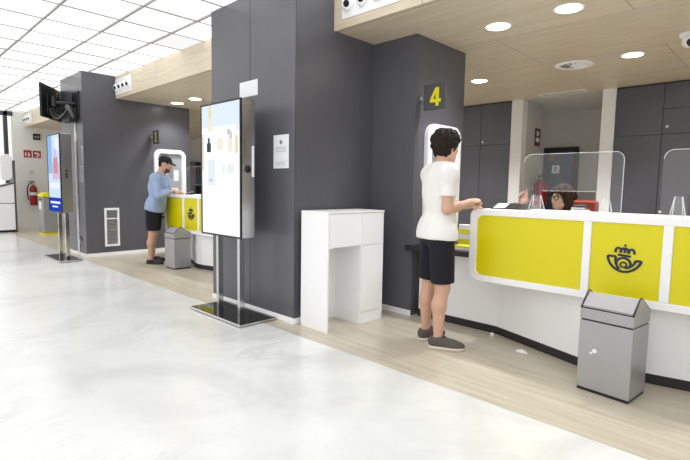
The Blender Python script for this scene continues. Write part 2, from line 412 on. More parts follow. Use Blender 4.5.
# ------------------------------------------------------------------ fittings of the ceiling
def downlight(x, y, z=ZS, power=None):
    t = thing('recessed_downlight', (x, y, z), '', 'ceiling light', 'recessed round downlights')
    MB().lathe([(.098, 0), (.112, -.004), (.118, -.001), (.118, .0)], (x, y, z)).build('trim_ring', M['white'], t)
    MB().lathe([(.0, -.0025), (.098, -.0025), (.098, .0)], (x, y, z)).build('lamp_disc', M['lamp'], t)
    l = bpy.data.lights.new('downlight_beam', 'SPOT'); l.energy = SPOT if y < 5 else SPOT * 2.2; l.spot_size = math.radians(125); l.spot_blend = .7; l.shadow_soft_size = .09; l.color = (.98, .99, 1)
    lo = bpy.data.objects.new('downlight_beam', l); COL.objects.link(lo); lo.location = (x, y, z - .012)
    return t
SPOT = 62
for (x, y, lab) in ((-1.48, 4.08, 'recessed round downlight in the timber soffit above the near counter, nearest and largest'),
                    (-2.10, 4.11, 'recessed round downlight in the timber soffit between the largest lamp and the number 4 sign'),
                    (-3.29, 5.97, 'recessed round downlight above the dark cabinets just right of the number 4 pillar'),
                    (-1.44, 5.88, 'recessed round downlight right of the round air diffuser'),
                    (-8.30, 4.13, 'recessed round downlight over the far counter, left of its pair'),
                    (-7.65, 4.13, 'recessed round downlight over the far counter, right of its pair and beside the tall screen')):
    downlight(x, y)['label'] = lab
for (x, y, lab) in ((.05, 4.08, 'added unseen downlight beyond the right edge, brightening the near counter'), (.25, 5.88, 'added unseen downlight beyond the right edge, brightening the office behind the near counter'),  # extra downlights out of view, added to brighten the bays and back office
                    (-4.9, 6.0, 'added unseen downlight behind the number 4 pillar, brightening the office'), (-6.2, 4.13, 'added unseen downlight brightening the far counter, hidden by the near pillar'),
                    (-7.9, 5.95, 'added unseen downlight behind the far grey wall, brightening the back office'), (-12.4, 4.2, 'added unseen downlight brightening the farthest bay behind the far pillar')):
    downlight(x, y)['label'] = lab
# round air diffuser
x, y = -2.05, 5.91
t = thing('round_air_diffuser', (x, y, ZS), 'round white swirl air diffuser in the timber soffit', 'air vent')
MB().lathe([(.21, 0), (.2, -.012), (.15, -.012), (.145, -.002)], (x, y, ZS), n=36).build('outer_ring', M['white'], t)
MB().lathe([(0, -.003), (.146, -.003), (.146, 0)], (x, y, ZS), n=36).build('backing', M['ventdark'], t)
for k in range(12):
    a = 2 * PI * k / 12
    c, sn = math.cos(a), math.sin(a); c2, s2 = math.cos(a + .42), math.sin(a + .42)
    v = MB(); v.add([(x + .04 * c, y + .04 * sn, ZS - .004), (x + .145 * c, y + .145 * sn, ZS - .004), (x + .14 * c2, y + .14 * s2, ZS - .013), (x + .04 * c2, y + .04 * s2, ZS - .013),
                     (x + .04 * c, y + .04 * sn, ZS - .003), (x + .145 * c, y + .145 * sn, ZS - .003), (x + .14 * c2, y + .14 * s2, ZS - .011), (x + .04 * c2, y + .04 * s2, ZS - .011)],
                    [(0, 1, 2, 3), (7, 6, 5, 4), (0, 4, 5, 1), (1, 5, 6, 2), (2, 6, 7, 3), (3, 7, 4, 0)])
    v.build('blade', M['white'], t)
MB().lathe([(0, -.016), (.035, -.014), (.042, -.003)], (x, y, ZS)).build('hub', M['white'], t)
# linear slot vent
t = thing('slot_air_vent', (-2.72, 7.45, ZS), 'long narrow slot air vent in the soffit before the white recess', 'air vent')
MB().ring([(-3.05, 7.38), (-2.39, 7.38), (-2.39, 7.52), (-3.05, 7.52)], [(-3.02, 7.41), (-2.42, 7.41), (-2.42, 7.49), (-3.02, 7.49)], 'z', ZS - .012, ZS).build('frame', M['white'], t)
MB().box(-3.02, -2.42, 7.43, 7.45, ZS - .01, ZS).box(-3.02, -2.42, 7.455, 7.475, ZS - .01, ZS).build('slat', M['ventdark'], t)
# dome camera
x, y = -.875, 5.42
t = thing('security_camera', (x, y, ZS), 'small white ball security camera under the timber soffit at the right edge', 'camera')
MB().lathe([(.075, 0), (.075, -.028), (.06, -.04), (0, -.04)], (x, y, ZS)).build('mount', M['white'], t)
MB().sphere((x, y, ZS - .07), .058).build('ball', M['white'], t)
MB().lathe([(.034, .0), (.034, .03), (.026, .034), (0, .034)], (x + .02, y - .035, ZS - .085), (.35, -.6, -.62)).build('lens', M['blackgloss'], t)

# jet nozzle plates on the timber fascia
def nozzle_plate(x0, x1, z0, z1, label):
    yb = YF
    t = thing('jet_vent_plate', ((x0 + x1) / 2, yb, z0), label, 'air vent', 'white air nozzle plates on the timber fascia')
    MB().box(x0, x1, yb - .012, yb, z0, z1, .003).build('plate', M['white'], t)
    n = 4
    for k in range(n):
        cx = x0 + (x1 - x0) * (k + .5) / n; cz = (z0 + z1) / 2 - .01
        j = MB().lathe([(.062, 0), (.066, .014), (.05, .04), (.036, .05), (.03, .046)], (cx, yb - .012, cz), (.25, -1, -.25)).build('nozzle', M['white'], t)
        MB().lathe([(0, .047), (.031, .047)], (cx, yb - .012, cz), (.25, -1, -.25)).build('nozzle_opening', M['black'], j)
    return t
nozzle_plate(-3.19, -2.49, 2.81, 3.07, 'white plate of four round air nozzles on the fascia above the near counter')
nozzle_plate(-8.70, -8.02, 2.79, 3.05, 'white plate of four round air nozzles on the fascia above the far counter')
nozzle_plate(-15.1, -14.4, 2.79, 3.05, 'white air nozzle plate on the farthest fascia above the red fire signs')

# ------------------------------------------------------------------ light
w = bpy.data.worlds.new('daylight'); SC.world = w; w.use_nodes = True
w.node_tree.nodes['Background'].inputs['Color'].default_value = (1, .99, .97, 1)
w.node_tree.nodes['Background'].inputs['Strength'].default_value = .85
vs = SC.view_settings; vs.view_transform = 'Standard'; vs.look = 'None'; vs.gamma = 1; vs.use_curve_mapping = False; vs.exposure = 0.6
SC.cycles.use_denoising = True
SC.cycles.max_bounces = 10; SC.cycles.transparent_max_bounces = 16
# ------------------------------------------------------------------ service counters
DXF = -5.45
def arc(cx, cz, r, a0, a1, n=14):
    return [(cx + r * math.cos(math.radians(a0 + (a1 - a0) * i / n)), cz + r * math.sin(math.radians(a0 + (a1 - a0) * i / n))) for i in range(n + 1)]
def emblem_mesh(cx, cz, s, y0, y1):
    """crowned post horn in thick lines; drawing units, y up, centred on (128, 305)"""
    T = lambda pts: [(cx + (p[0] - 128) * s, cz + (305 - p[1]) * s * 1.09) for p in pts]
    b = MB(); w = 12.5 * s
    for q in (
        [(95, 283), (128, 285.5), (160, 288)],                                                            # crown band
        [(82, 272), (82, 258), (88, 249), (98, 246), (106, 251), (109, 262), (108, 272)],
        [(108, 272), (109, 258), (116, 249), (127, 247)],
        [(127, 247), (139, 249), (147, 258), (149, 274)],
        [(128, 247), (129, 260), (129, 272)],
        [(149, 274), (150, 262), (155, 253), (164, 250), (173, 255), (177, 264), (177, 275)],
        [(42, 293), (85, 293)], [(215, 308), (186, 308)],
        [(42, 293), (47, 314), (58, 335), (76, 353), (100, 366), (126, 371), (152, 368), (176, 357), (196, 340), (209, 322), (215, 308)],
        [(85, 293), (84, 312), (87, 330), (96, 348), (108, 357)],
        [(186, 308), (180, 323), (168, 337), (152, 347), (134, 351)],
    ): b.stroke(T(q), w, y0, y1)
    ring = [(125 + 36 * math.cos(t), 329 - 31 * math.sin(t)) for t in [PI * 1.28 - i * PI * 1.42 / 16 for i in range(17)]]
    b.stroke(T(ring), w, y0, y1)
    b.stroke(T([(126 + 16 * math.cos(t), 334 - 12.5 * math.sin(t)) for t in [2 * PI * i / 18 for i in range(18)]]), w * .75, y0, y1, True)
    b.prism(T([(130 + 6 * math.cos(t), 232 - 6 * math.sin(t)) for t in [2 * PI * i / 10 for i in range(10)]]), 'y', y0, y1)
    return b

YP = 3.5
def service_counter(dx, w1):
    t = thing('service_counter', (-1.9, YP, 0), '', 'counter', 'white post counters with yellow front panels')
    # front frame: outer rounded outline with three openings
    x0, x1, z0, z1 = -1.96, .72, .527, 1.11
    e1 = -1.898 + w1
    opens = [(-1.898, e1, .052, 0), (e1 + .052, e1 + .468, 0, 0), (e1 + .523, -.15, 0, 0), (-.098, .67, 0, .052)]
    fr = MB()
    bars = [(x0, opens[0][0])] + [(opens[i][1], opens[i + 1][0]) for i in range(3)] + [(opens[3][1], x1)]
    za, zb = .577, 1.064
    # the end pieces with their rounded corners
    def end(xo, xi, xin):
        sg = 1 if xi > xo else -1
        R, r = .10, .052
        out = [(xo + sg * R, z0)] + [(xo + sg * R - sg * R * math.sin(a), z0 + R - R * math.cos(a)) for a in [PI / 2 * k / 8 for k in range(1, 9)]]
        out += [(xo, z1 - .05)] + [(xo + sg * .05 - sg * .05 * math.cos(a), z1 - .05 + .05 * math.sin(a)) for a in [PI / 2 * k / 6 for k in range(1, 7)]]
        inn = [(xi + sg * r - sg * r * math.cos(a), zb - r + r * math.sin(a)) for a in [PI / 2 - PI / 2 * k / 6 for k in range(7)]]
        inn += [(xi + sg * r - sg * r * math.sin(a), za + r - r * math.cos(a)) for a in [PI / 2 - PI / 2 * k / 6 for k in range(7)]]
        poly = out + [(xin, z1), (xin, zb)] + inn + [(xin, za), (xin, z0)]
        fr.prism(poly, 'y', YP, YP + .05)
    end(x0, opens[0][0], -1.75); end(x1, opens[3][1], .55)
    fr.box(-1.75, .55, YP, YP + .05, z0, za).box(-1.75, .55, YP, YP + .05, zb, z1)
    for i in (1, 2, 3): fr.box(bars[i][0], bars[i][1], YP, YP + .05, za, zb)
    fr.build('front_frame', M['white'], t, bevel=.004)
    for (a, c, rl, rr) in opens:
        p = MB()
        pts = rrect(a, c, za, zb, .052, 6, bl=rl > 0, br=rr > 0, tr=rr > 0, tl=rl > 0)
        p.prism(pts, 'y', YP + .012, YP + .03)
        p.build('yellow_panel', M['yellow'], t)
    emblem_mesh(e1 + .26, .8265, .00116, YP + .007, YP + .0125).build('emblem', M['navy'], t)
    # worktop, end cheek and inner body
    MB().prism(rrect(x0, x1, YP + .048, 4.08, .03, 5, br=False, bl=False), 'z', 1.07, 1.11).build('worktop', M['white'], t, bevel=.004)
    MB().box(x0 + .006, x0 + .04, YP + .05, 4.05, .535, 1.07).build('end_cheek', M['white'], t, bevel=.003)
    # faceted base under the panels with its dark toe kick
    P = [(-2.70, 3.845), (-2.36, 3.865), (-1.86, 3.865), (-1.10, 3.585), (-.98, 3.56), (-.84, 3.562), (-.68, 3.60), (-.43, 3.65), (0, 3.72), (.7, 3.78)]
    q = [(x, y) for x, y in P if x >= -1.87]
    MB().prism(q + [(.7, 4.0), (-1.86, 4.0)], 'z', .07, .6).build('base', M['white'], t)
    MB().box(-2.70, -1.862, 3.866, 4.0, .07, .665).build('ledge_front', M['white'], t, bevel=.002)
    MB().prism([(x, y + .006) for x, y in P] + [(.7, 3.98), (-2.70, 3.98)], 'z', 0, .07).build('toe_kick', M['toe'], t)
    MB().prism([(-2.80, 3.735), (-1.94, 3.77), (-1.94, 4.56), (-2.752, 4.56), (-2.752, 3.788), (-2.80, 3.788)], 'z', .665, .712).build('writing_ledge', M['black'], t, bevel=.003)
    t.location.x += dx
    return t
near_counter = service_counter(0, .812)
near_counter['label'] = 'white and yellow counter with navy horn emblem beside the man in white'
service_counter(DXF - .15, .57)['label'] = 'far white and yellow counter where the man in the black cap stands'

# acrylic guards standing on the worktops
def guard(x0, x1, y, label):
    t = thing('sneeze_guard', ((x0 + x1) / 2, y, 1.11), label, 'clear screen', 'clear acrylic guards on the counters')
    z0, z1, r = 1.112, 1.55, .06
    cx0, cx1, cz = x0 + .15, x1 - .17, 1.268
    b = MB()
    o = rrect(x0, x1, z0, z1, r, 8, bl=False, br=False)
    # outline with the pass-through cut out of the lower edge
    o2 = [o[0], (cx0, z0), (cx0, cz), (cx1, cz), (cx1, z0)] + [p for p in o[9:]]
    b.prism(o2, 'y', y - .003, y + .003)
    b.build('panel', M['acry'], t)
    e = MB(); pts = rrect(x0, x1, z0, z1, r, 8, bl=False, br=False); inn = rrect(x0 + .004, x1 - .004, z0, z1 - .004, r - .004, 8, bl=False, br=False)
    for i in range(9, len(pts) - 1):
        e.prism([pts[i], pts[i + 1], inn[i + 1], inn[i]], 'y', y - .0034, y + .0034)
    e.box(cx0, cx1, y - .0034, y + .0034, cz, cz + .003)
    e.build('polished_edge', M['acryedge'], t)
    for fx in (x0 + .05, x1 - .07): MB().box(fx - .035, fx + .035, y - .05, y + .05, 1.11, 1.1155).build('foot', M['acry'], t)
    return t
guard(-1.60, -.90, 3.66, 'clear acrylic guard in front of the cashier with glasses')
guard(-.675, .03, 3.66, 'clear acrylic guard cut off by the right edge of the picture')
guard(-1.60 + DXF, -.90 + DXF, 3.66, 'clear acrylic guard on the far counter before the man in the cap')

# leaflet stands of clear acrylic
def acrylic_stand(x, y, label, h=.125, w=.10, ang=0.0):
    t = thing('leaflet_stand', (x, y, 1.11), label, 'clear stand', 'empty clear leaflet stands on the near counter')
    for sg in (-1, 1):
        b = MB(); c = sg
        q = [(-w / 2, sg * .045, 0), (w / 2, sg * .045, 0), (w * .28, sg * .006, h), (-w * .28, sg * .006, h)]
        vs = [(x + a, y + bb, 1.1105 + z) for a, bb, z in q] + [(x + a, y + bb + .004, 1.1105 + z) for a, bb, z in q]
        b.add(vs, [(0, 1, 2, 3), (7, 6, 5, 4), (0, 4, 5, 1), (1, 5, 6, 2), (2, 6, 7, 3), (3, 7, 4, 0)])
        b.build('leaf', M['acry'], t)
        e = MB()
        for s2 in (-1, 1): e.tube([(x + s2 * w / 2, y + sg * .045, 1.112), (x + s2 * w * .28, y + sg * .006, 1.11 + h)], .0035, 6)
        e.build('bright_edge', M['acryedge'], t)
    return t
acrylic_stand(-1.535, 3.78, 'clear A-shaped leaflet stand beside the cashier with glasses')
acrylic_stand(-1.035, 3.80, 'clear A-shaped leaflet stand in front of the right white pilaster', h=.11, w=.06)
acrylic_stand(-.60, 3.80, 'clear A-shaped leaflet stand near the right edge before dark cabinets', h=.135, w=.075)

# small things on the counters
t = thing('label_printer', (-1.19, 3.74, 1.11), 'small black and white label printer on the near counter below the clear guard', 'printer')
MB().box(-1.245, -1.135, 3.69, 3.79, 1.11, 1.135, .006).build('body', M['white'], t)
MB().box(-1.235, -1.145, 3.70, 3.785, 1.135, 1.17, .008).build('lid', M['black'], t)
MB().box(-1.24, -1.14, 3.688, 3.70, 1.138, 1.15, .002).build('paper_slot', M['steel'], t)
def sheet(name, pts, z, th, m, label, cat='paper', group=None):
    o = MB().prism(pts, 'z', z, z + th).build(name, m, at=(pts[0][0], pts[0][1], z)); return tag(o, label, cat, group)
t = thing('clipboard', (-1.70, 3.86, 1.11), 'dark tilted clipboard with white forms on the near counter beside the customer in white', 'clipboard')
b = MB(); b.add([(-1.90, 3.72, 1.112), (-1.60, 3.80, 1.112), (-1.66, 4.00, 1.15), (-1.94, 3.92, 1.15), (-1.90, 3.72, 1.118), (-1.60, 3.80, 1.118), (-1.66, 4.00, 1.156), (-1.94, 3.92, 1.156)],
                [(0, 1, 2, 3), (7, 6, 5, 4), (0, 4, 5, 1), (1, 5, 6, 2), (2, 6, 7, 3), (3, 7, 4, 0)]); b.build('board', M['black'], t)
b = MB(); b.add([(-1.88, 3.735, 1.1195), (-1.79, 3.759, 1.1195), (-1.83, 3.928, 1.1525), (-1.915, 3.905, 1.1525), (-1.88, 3.735, 1.1215), (-1.79, 3.759, 1.1215), (-1.83, 3.928, 1.1545), (-1.915, 3.905, 1.1545)],
                [(0, 1, 2, 3), (7, 6, 5, 4), (0, 4, 5, 1), (1, 5, 6, 2), (2, 6, 7, 3), (3, 7, 4, 0)]); b.build('form', M['paper'], t)
MB().box(-1.81, -1.75, 3.955, 3.975, 1.152, 1.166, .003).build('clip', M['chrome'], t)
sheet('paper_form', [(-1.80, 3.56), (-1.62, 3.58), (-1.63, 3.68), (-1.81, 3.66)], 1.1105, .002, M['paper'], 'white paper form lying flat on the counter before the clipboard')
# leaflets and boxes on the dark ledge beside the customer
t = thing('leaflet_rack', (-2.14, 4.06, .712), 'white leaflet rack on the dark ledge at the end of the near counter', 'leaflet rack')
MB().box(-2.20, -2.06, 4.00, 4.012, .712, .99, .002).box(-2.20, -2.06, 4.10, 4.112, .712, 1.04, .002).box(-2.2, -2.06, 4.0, 4.11, .712, .73).build('rack', M['white'], t)
MB().box(-2.185, -2.135, 3.996, 4.0, .86, .98).box(-2.12, -2.075, 3.996, 4.0, .90, .93).box(-2.12, -2.075, 3.996, 4.0, .84, .88).build('printed_label', M['print'], t)
t = thing('parcel_box', (-2.32, 4.12, .712), 'white flat parcel box with yellow bands standing on the dark ledge', 'box')
MB().box(-2.40, -2.25, 4.07, 4.13, .712, .93, .003).build('box', M['paper'], t)
MB().box(-2.401, -2.249, 4.067, 4.069, .84, .885).box(-2.401, -2.249, 4.067, 4.069, .74, .79).build('yellow_band', M['signyellow'], t)
t = thing('envelope_box', (-2.12, 3.89, .712), 'low yellow envelope box lying on the dark ledge', 'box')
MB().box(-2.30, -1.98, 3.83, 3.96, .712, .755, .004).build('box', M['signyellow'], t)
MB().box(-2.29, -1.99, 3.828, 3.83, .714, .735).build('label_strip', M['paper'], t)
# far counter
t = thing('card_terminal', (-7.14, 3.74, 1.11), 'black card terminal on the far counter', 'card terminal')
b = MB(); b.prism([(3.68, 1.11), (3.80, 1.11), (3.80, 1.165), (3.68, 1.125)], 'x', -7.19, -7.10); b.build('body', M['black'], t, bevel=.005)
MB().box(-7.175, -7.115, 3.755, 3.79, 1.152, 1.166, .002).build('display', M['signdark'], t)
sheet('paper_form', [(-7.34, 3.58), (-7.12, 3.58), (-7.12, 3.70), (-7.34, 3.70)], 1.1105, .003, M['paper'], 'white paper form under the hands of the man at the far counter')

# ------------------------------------------------------------------ swing lid bins
def make_bin():
    x0, x1, y0, y1 = -.972, -.662, 3.185, 3.45
    ym = 3.285
    t = thing('litter_bin', ((x0 + x1) / 2, (y0 + y1) / 2, 0), '', 'bin', 'silver swing-lid bins in front of the counters')
    MB().box(x0 + .004, x1 - .004, y0 + .004, y1 - .004, 0, .018).build('base_strip', M['black'], t)
    MB().box(x0, x1, y0, y1, .018, .455, .004).build('body', M['bin'], t)
    MB().box(x0 + .006, x1 - .006, y0 + .006, y1 - .006, .455, .466).build('shadow_gap', M['black'], t)
    hd = [(y0, .466), (y1, .466), (y1, .533), (ym, .622), (y0, .533)]
    MB().prism(hd, 'x', x0 + .008, x1 - .008).build('hood', M['bin'], t, bevel=.002)
    for xs in (x0, x1 - .008):
        side = [(y0 - .002, .466), (y1 + .002, .466), (y1 + .002, .538), (ym + .012, 0.630), (ym - .012, 0.630), (y0 - .002, .538)]
        MB().prism(side, 'x', xs, xs + .008).build('side_plate', M['bin'], t, bevel=.002)
        ed = MB(); ed.tube([(xs + .004, y0 - .004, .535), (xs + .004, ym - .013, 0.633), (xs + .004, ym + .013, 0.633), (xs + .004, y1 + .004, .535)], .0045, 6); ed.build('dark_edging', M['black'], t)
    f = MB(); n = Vector((0, -.089, ym - y0)).normalized()
    a = Vector((0, y0 + .004, .539)); c = Vector((0, ym - .006, .620))
    pr = [a + n * .001, c + n * .001, c + n * .006, a + n * .006]
    f.prism([(p.y, p.z) for p in pr], 'x', x0 + .012, x1 - .012); fo = f.build('swing_flap', M['bin'], t)
    MB().prism([(y0 + .0, .534), (y0 + .010, .5435), (y0 + .006, .549), (y0 - .004, .5395)], 'x', x0 + .010, x1 - .010).build('flap_seam', M['black'], t)
    return t
bin0 = make_bin()
bin0.location = (-.806, 3.298, 0); bin0.rotation_euler = (0, 0, math.radians(-6)); bin0['label'] = 'silver swing-lid bin under the horn emblem, white sticker on its front'
dup(bin0, (-6.81, 3.36, 0), 'silver swing-lid bin beside the man in the black cap at the far counter', 0)
# the sticker belongs to the near bin only
MB().cyl((-.872, 3.1845, .272), (-.872, 3.181, .272), .014, n=14).box(-.90, -.885, 3.182, 3.1845, .248, .262).build('sticker', M['paper'], bin0)

# ------------------------------------------------------------------ white writing cabinet against the near pillar
x0, x1, y0, y1, zt = -3.24, -2.89, 2.79, 3.52, 1.055
t = thing('writing_cabinet', ((x0 + x1) / 2, (y0 + y1) / 2, 0), 'tall white writing cabinet with an open knee space beside the grey pillar', 'cabinet')
MB().box(x0, x1, y0 - .015, y0 + .003, 0, zt - .014).build('side_panel', M['white'], t, bevel=.002)
MB().box(x0, x1 - .003, y1 - .018, y1, 0, zt - .014).build('side_panel', M['white'], t, bevel=.002)
MB().box(x0, x1 + .004, y0 - .017, y1 + .002, zt - .014, zt + .002).build('top', M['white'], t, bevel=.002)
MB().box(x0, x0 + .012, y0, y1 - .018, 0, zt - .014).build('back_panel', M['white'], t)
MB().box(x0 + .012, x1 - .02, y0 + .003, 3.22, .745, .762).build('shelf', M['white'], t)
MB().box(x0 + .012, x1 - .02, 3.205, 3.222, .0, .745).build('partition', M['white'], t)
MB().box(x1 - .02, x1, y0 + .006, 3.214, .742, zt - .017).build('drawer_front', M['white'], t, bevel=.0025)
MB().box(x1 - .02, x1, 3.218, y1 - .021, .742, zt - .017).build('drawer_front', M['white'], t, bevel=.0025)
MB().box(x1 - .02, x1, 3.218, y1 - .021, .106, .738).build('door', M['white'], t, bevel=.0025)
MB().box(x1 - .02, x1 - .004, 3.218, y1 - .021, 0, .102).build('plinth', M['white'], t, bevel=.002)

# ------------------------------------------------------------------ tall screens on stands
def digital_totem(cx, yf, label, thick=.15, bd=.32):
    t = thing('digital_totem', (cx, yf + .1, 0), label, 'screen', 'tall advertising screens on steel stands')
    w = .70; x0, x1 = cx - w / 2, cx + w / 2; z0, z1 = .785, 2.046
    MB().box(cx - .46, cx + .46, yf - .09, yf + bd, .006, .026, .004).build('base_plate', M['chrome'], t)
    MB().box(cx - .445, cx + .445, yf - .075, yf + bd - .015, .026, .0285).build('base_top', M['blackgloss'], t)
    MB().box(cx - .44, cx + .44, yf - .07, yf + bd - .02, 0, .006).build('base_foot', M['black'], t)
    for px in (cx - .21, cx + .17):
        MB().box(px - .018, px + .018, yf + .085, yf + .145, .028, z0 + .02, .003).build('post', M['chrome'], t)
    MB().box(x0, x1, yf + .006, yf + thick, z0, z1, .006).build('casing', M['casing'], t)
    MB().ring([(x0, z0), (x1, z0), (x1, z1), (x0, z1)], [(x0 + .014, z0 + .016), (x1 - .014, z0 + .016), (x1 - .014, z1 - .016), (x0 + .014, z1 - .016)], 'y', yf - .006, yf + .012).build('bezel', M['black'], t)
    return t, x0 + .014, x1 - .014, z0 + .016, z1 - .016
tn, a0, a1, c0, c1 = digital_totem(-3.985, 2.40, 'tall lit advertising screen standing before the near grey pillar')
E1 = lambda n, c, s: emit(n, c, s)
sc = MB().box(a0, a1, 2.402, 2.406, c0, c1).build('screen', E1('screen_white', (.97, .985, 1, 1), .75), tn)
pic = MB(); W = a1 - a0; Hh = c1 - c0
def patch(u0, u1, v0, v1, k, d=.0006):
    pic.mi(k).box(a0 + W * u0, a0 + W * u1, 2.402 - d, 2.402, c1 - Hh * v1, c1 - Hh * v0)
patch(0, 1, .0, .17, 0)                                          # pale sky
patch(.16, .30, .02, .20, 1, .0012); patch(.20, .26, .0, .1, 2, .0018)   # cream picture upper left
patch(.0, .05, .22, .50, 3, .0012)                                 # skin tone strip at the left edge
patch(.14, .25, .29, .36, 4, .0012); patch(.17, .22, .25, .30, 4, .0014) # dark silhouette
patch(.42, .58, .26, .35, 1, .0012); patch(.70, .82, .27, .37, 1, .0012); patch(.68, .76, .20, .24, 5, .0012); patch(.74, .80, .22, .27, 5, .0014)
patch(.88, .95, .25, .38, 2, .0012); patch(.90, .97, .15, .22, 6, .0012)
patch(.16, .36, .42, .62, 6, .0012); patch(.18, .34, .44, .52, 0, .0014); patch(.2, .3, .57, .59, 5, .0016)
patch(.55, .62, .46, .52, 0, .0012); patch(.68, .85, .46, .53, 6, .0012)
pic.build('picture', [E1('screen_sky', (.80, .91, 1, 1), .66), E1('screen_cream', (.98, .93, .80, 1), .62), E1('screen_yellow', (.95, .86, .58, 1), .58), E1('screen_peach', (.95, .80, .66, 1), .58),
                      E1('screen_black', (.10, .10, .13, 1), .5), E1('screen_grey', (.7, .73, .78, 1), .58), E1('screen_paleblue', (.90, .94, .98, 1), .63)], sc)
MB().box(-3.985 + .35, -3.985 + .3515, 2.515, 2.54, 1.35, 1.63).build('white_label', M['paper'], tn)
MB().lathe([(.034, 0), (.034, .003), (0, .003)], (-3.635, 2.47, 1.42), (1, 0, 0), 20).build('lock_cap', M['black'], tn)

tf, a0, a1, c0, c1 = digital_totem(-8.82, 2.25, 'tall blue and violet advertising screen standing before the far grey pillar', .17, .26)
yy = 2.252
sc = MB().box(a0, a1, yy, yy + .004, c0, c1).build('screen', E1('screen_lilac', (.62, .76, 1, 1), .7), tf)
pic = MB(); W = a1 - a0; Hh = c1 - c0
def patch2(u0, u1, v0, v1, k, d=.0006): pic.mi(k).box(a0 + W * u0, a0 + W * u1, yy - d, yy, c1 - Hh * v1, c1 - Hh * v0)
patch2(0, 1, .82, 1, 0); patch2(.1, .9, .87, .90, 1, .0012); patch2(.25, .7, .93, .95, 1, .0012)
patch2(0, .35, 0, .5, 2); patch2(.35, .95, .36, .58, 3); patch2(.45, .8, .28, .5, 4, .0012); patch2(.5, .72, .18, .30, 3, .0014); patch2(.1, .9, .62, .70, 1, .0012); patch2(.6, 1, .04, .2, 1)
pic.build('picture', [E1('screen_blue', (.02, .07, .62, 1), .55), E1('screen_text_white', (.9, .93, 1, 1), .65), E1('screen_midblue', (.36, .58, .95, 1), .6), E1('screen_pink', (.78, .60, .78, 1), .6), E1('screen_red', (.75, .38, .45, 1), .55)], sc)
for k in range(3): MB().box(-8.82 + .35, -8.82 + .352, 2.32, 2.35, 1.34 + k * .05, 1.37 + k * .05).build('side_button', M['black'], tf)

# ------------------------------------------------------------------ niche frames with leaflets on the pillar sides
def niche(xw, y0, y1, z0, z1):
    t = thing('leaflet_niche', (xw, (y0 + y1) / 2, z0), '', 'niche frame', 'white rounded niche frames on the pillar sides')
    o = rrect(y0, y1, z0, z1, .13, 10); i = rrect(y0 + .075, y1 - .075, z0 + .07, z1 - .075, .07, 10)
    MB().ring(o, i, 'x', xw, xw + .05).build('frame', M['white'], t, bevel=.004)
    MB().prism(i, 'x', xw + .001, xw + .008).build('back_board', M['greypanel'], t)
    for (a, b_, c, d, m) in ((.16, .44, .12, .34, 'paper'), (.18, .36, .44, .60, 'paper'), (.46, .60, .52, .74, 'print'), (.62, .78, .48, .66, 'paper'), (.20, .34, .68, .84, 'print'), (.5, .76, .14, .36, 'paper')):
        MB().box(xw + .008, xw + .011, y0 + (y1 - y0) * a, y0 + (y1 - y0) * b_, z0 + (z1 - z0) * c, z0 + (z1 - z0) * d).build('leaflet', M[m], t)
    return t
M['greypanel'] = mat('pale_grey_board', rgb(168, 170, 178), .5)
nn = niche(-2.754, 3.95, 4.57, .80, 1.92)
nn['label'] = 'white rounded niche frame on the pillar behind the head of the man in white'
dup(nn, (-8.72, 4.165, .80), 'white rounded niche frame on the far wall behind the man in the black cap')

# ------------------------------------------------------------------ numbered blade signs
def blade(name, x0, x1, y, z0, z1, digit, label, xw):
    t = thing(name, (xw, y, z0), label, 'sign', 'dark grey counter number signs')
    MB().box(x0, x1, y - .006, y + .006, z0, z1, .002).build('plate', M['signdark'], t)
    b = MB(); h = z1 - z0; cx = (x0 + x1) / 2 + .01; cz = (z0 + z1) / 2; s = h * .70
    T = lambda p: [(cx + a * s, cz + c * s) for a, c in p]
    if digit == '4':
        polys = [[(.03, -.5), (.23, -.5), (.23, .5), (.03, .5)], [(-.34, -.30), (-.34, -.12), (.36, -.12), (.36, -.30)], [(-.34, -.13), (-.14, -.13), (.20, .5), (.0, .5)]]
    else:
        polys = [[(-.06, -.5), (.10, -.5), (.10, .5), (-.06, .5)], [(-.24, .30), (-.06, .36), (.10, .5), (-.02, .5), (-.24, .42)], [(-.22, -.5), (.26, -.5), (.26, -.38), (-.22, -.38)]]
    for i, p in enumerate(polys): b.prism(T(p), 'y', y - .0085 - .0006 * i, y - .0055)
    b.build('numeral', M['signyellow'], t)
    m = MB().box(xw, x0 + .004, y - .012, y + .012, cz - .02, cz + .02); m.cyl((xw + .001, y, cz), (xw + .008, y, cz), .03); m.build('bracket', M['steel'], t)
    return t
blade('counter_number_sign', -2.722, -2.476, 3.88, 2.02, 2.265, '4', 'dark grey sign with a yellow number 4 on the near pillar', -2.754)
blade('counter_number_sign', -8.69, -8.44, 3.84, 2.0, 2.245, '1', 'dark grey sign with a yellow number 1 on the far wall', -8.72)

# ------------------------------------------------------------------ notices on the pillars
def notice(x0, x1, z0, z1, yw, label, lines=True):
    t = thing('paper_notice', ((x0 + x1) / 2, yw, z0), label, 'notice', 'white paper notices on the grey pillars')
    MB().box(x0, x1, yw - .003, yw, z0, z1).build('sheet', M['paper'], t)
    if lines:
        b = MB(); cx = (x0 + x1) / 2; hh = z1 - z0; ww = x1 - x0
        b.lathe([(ww * .09, 0), (ww * .09, .0008), (0, .0008)], (cx, yw - .003, z1 - hh * .22), (0, -1, 0), 12)
        for k in range(4): b.box(x0 + ww * .15, x1 - ww * .15, yw - .0036, yw - .003, z1 - hh * (.36 + .045 * k) - .003, z1 - hh * (.36 + .045 * k))
        for k in range(3): b.box(x0 + ww * .15, x1 - ww * .2, yw - .0036, yw - .003, z1 - hh * (.80 + .05 * k) - .003, z1 - hh * (.80 + .05 * k))
        b.build('print', M['print'], t)
    return t
notice(-3.612, -3.388, 1.435, 1.742, YC, 'white printed notice taped at eye level to the near pillar right of the tall screen')
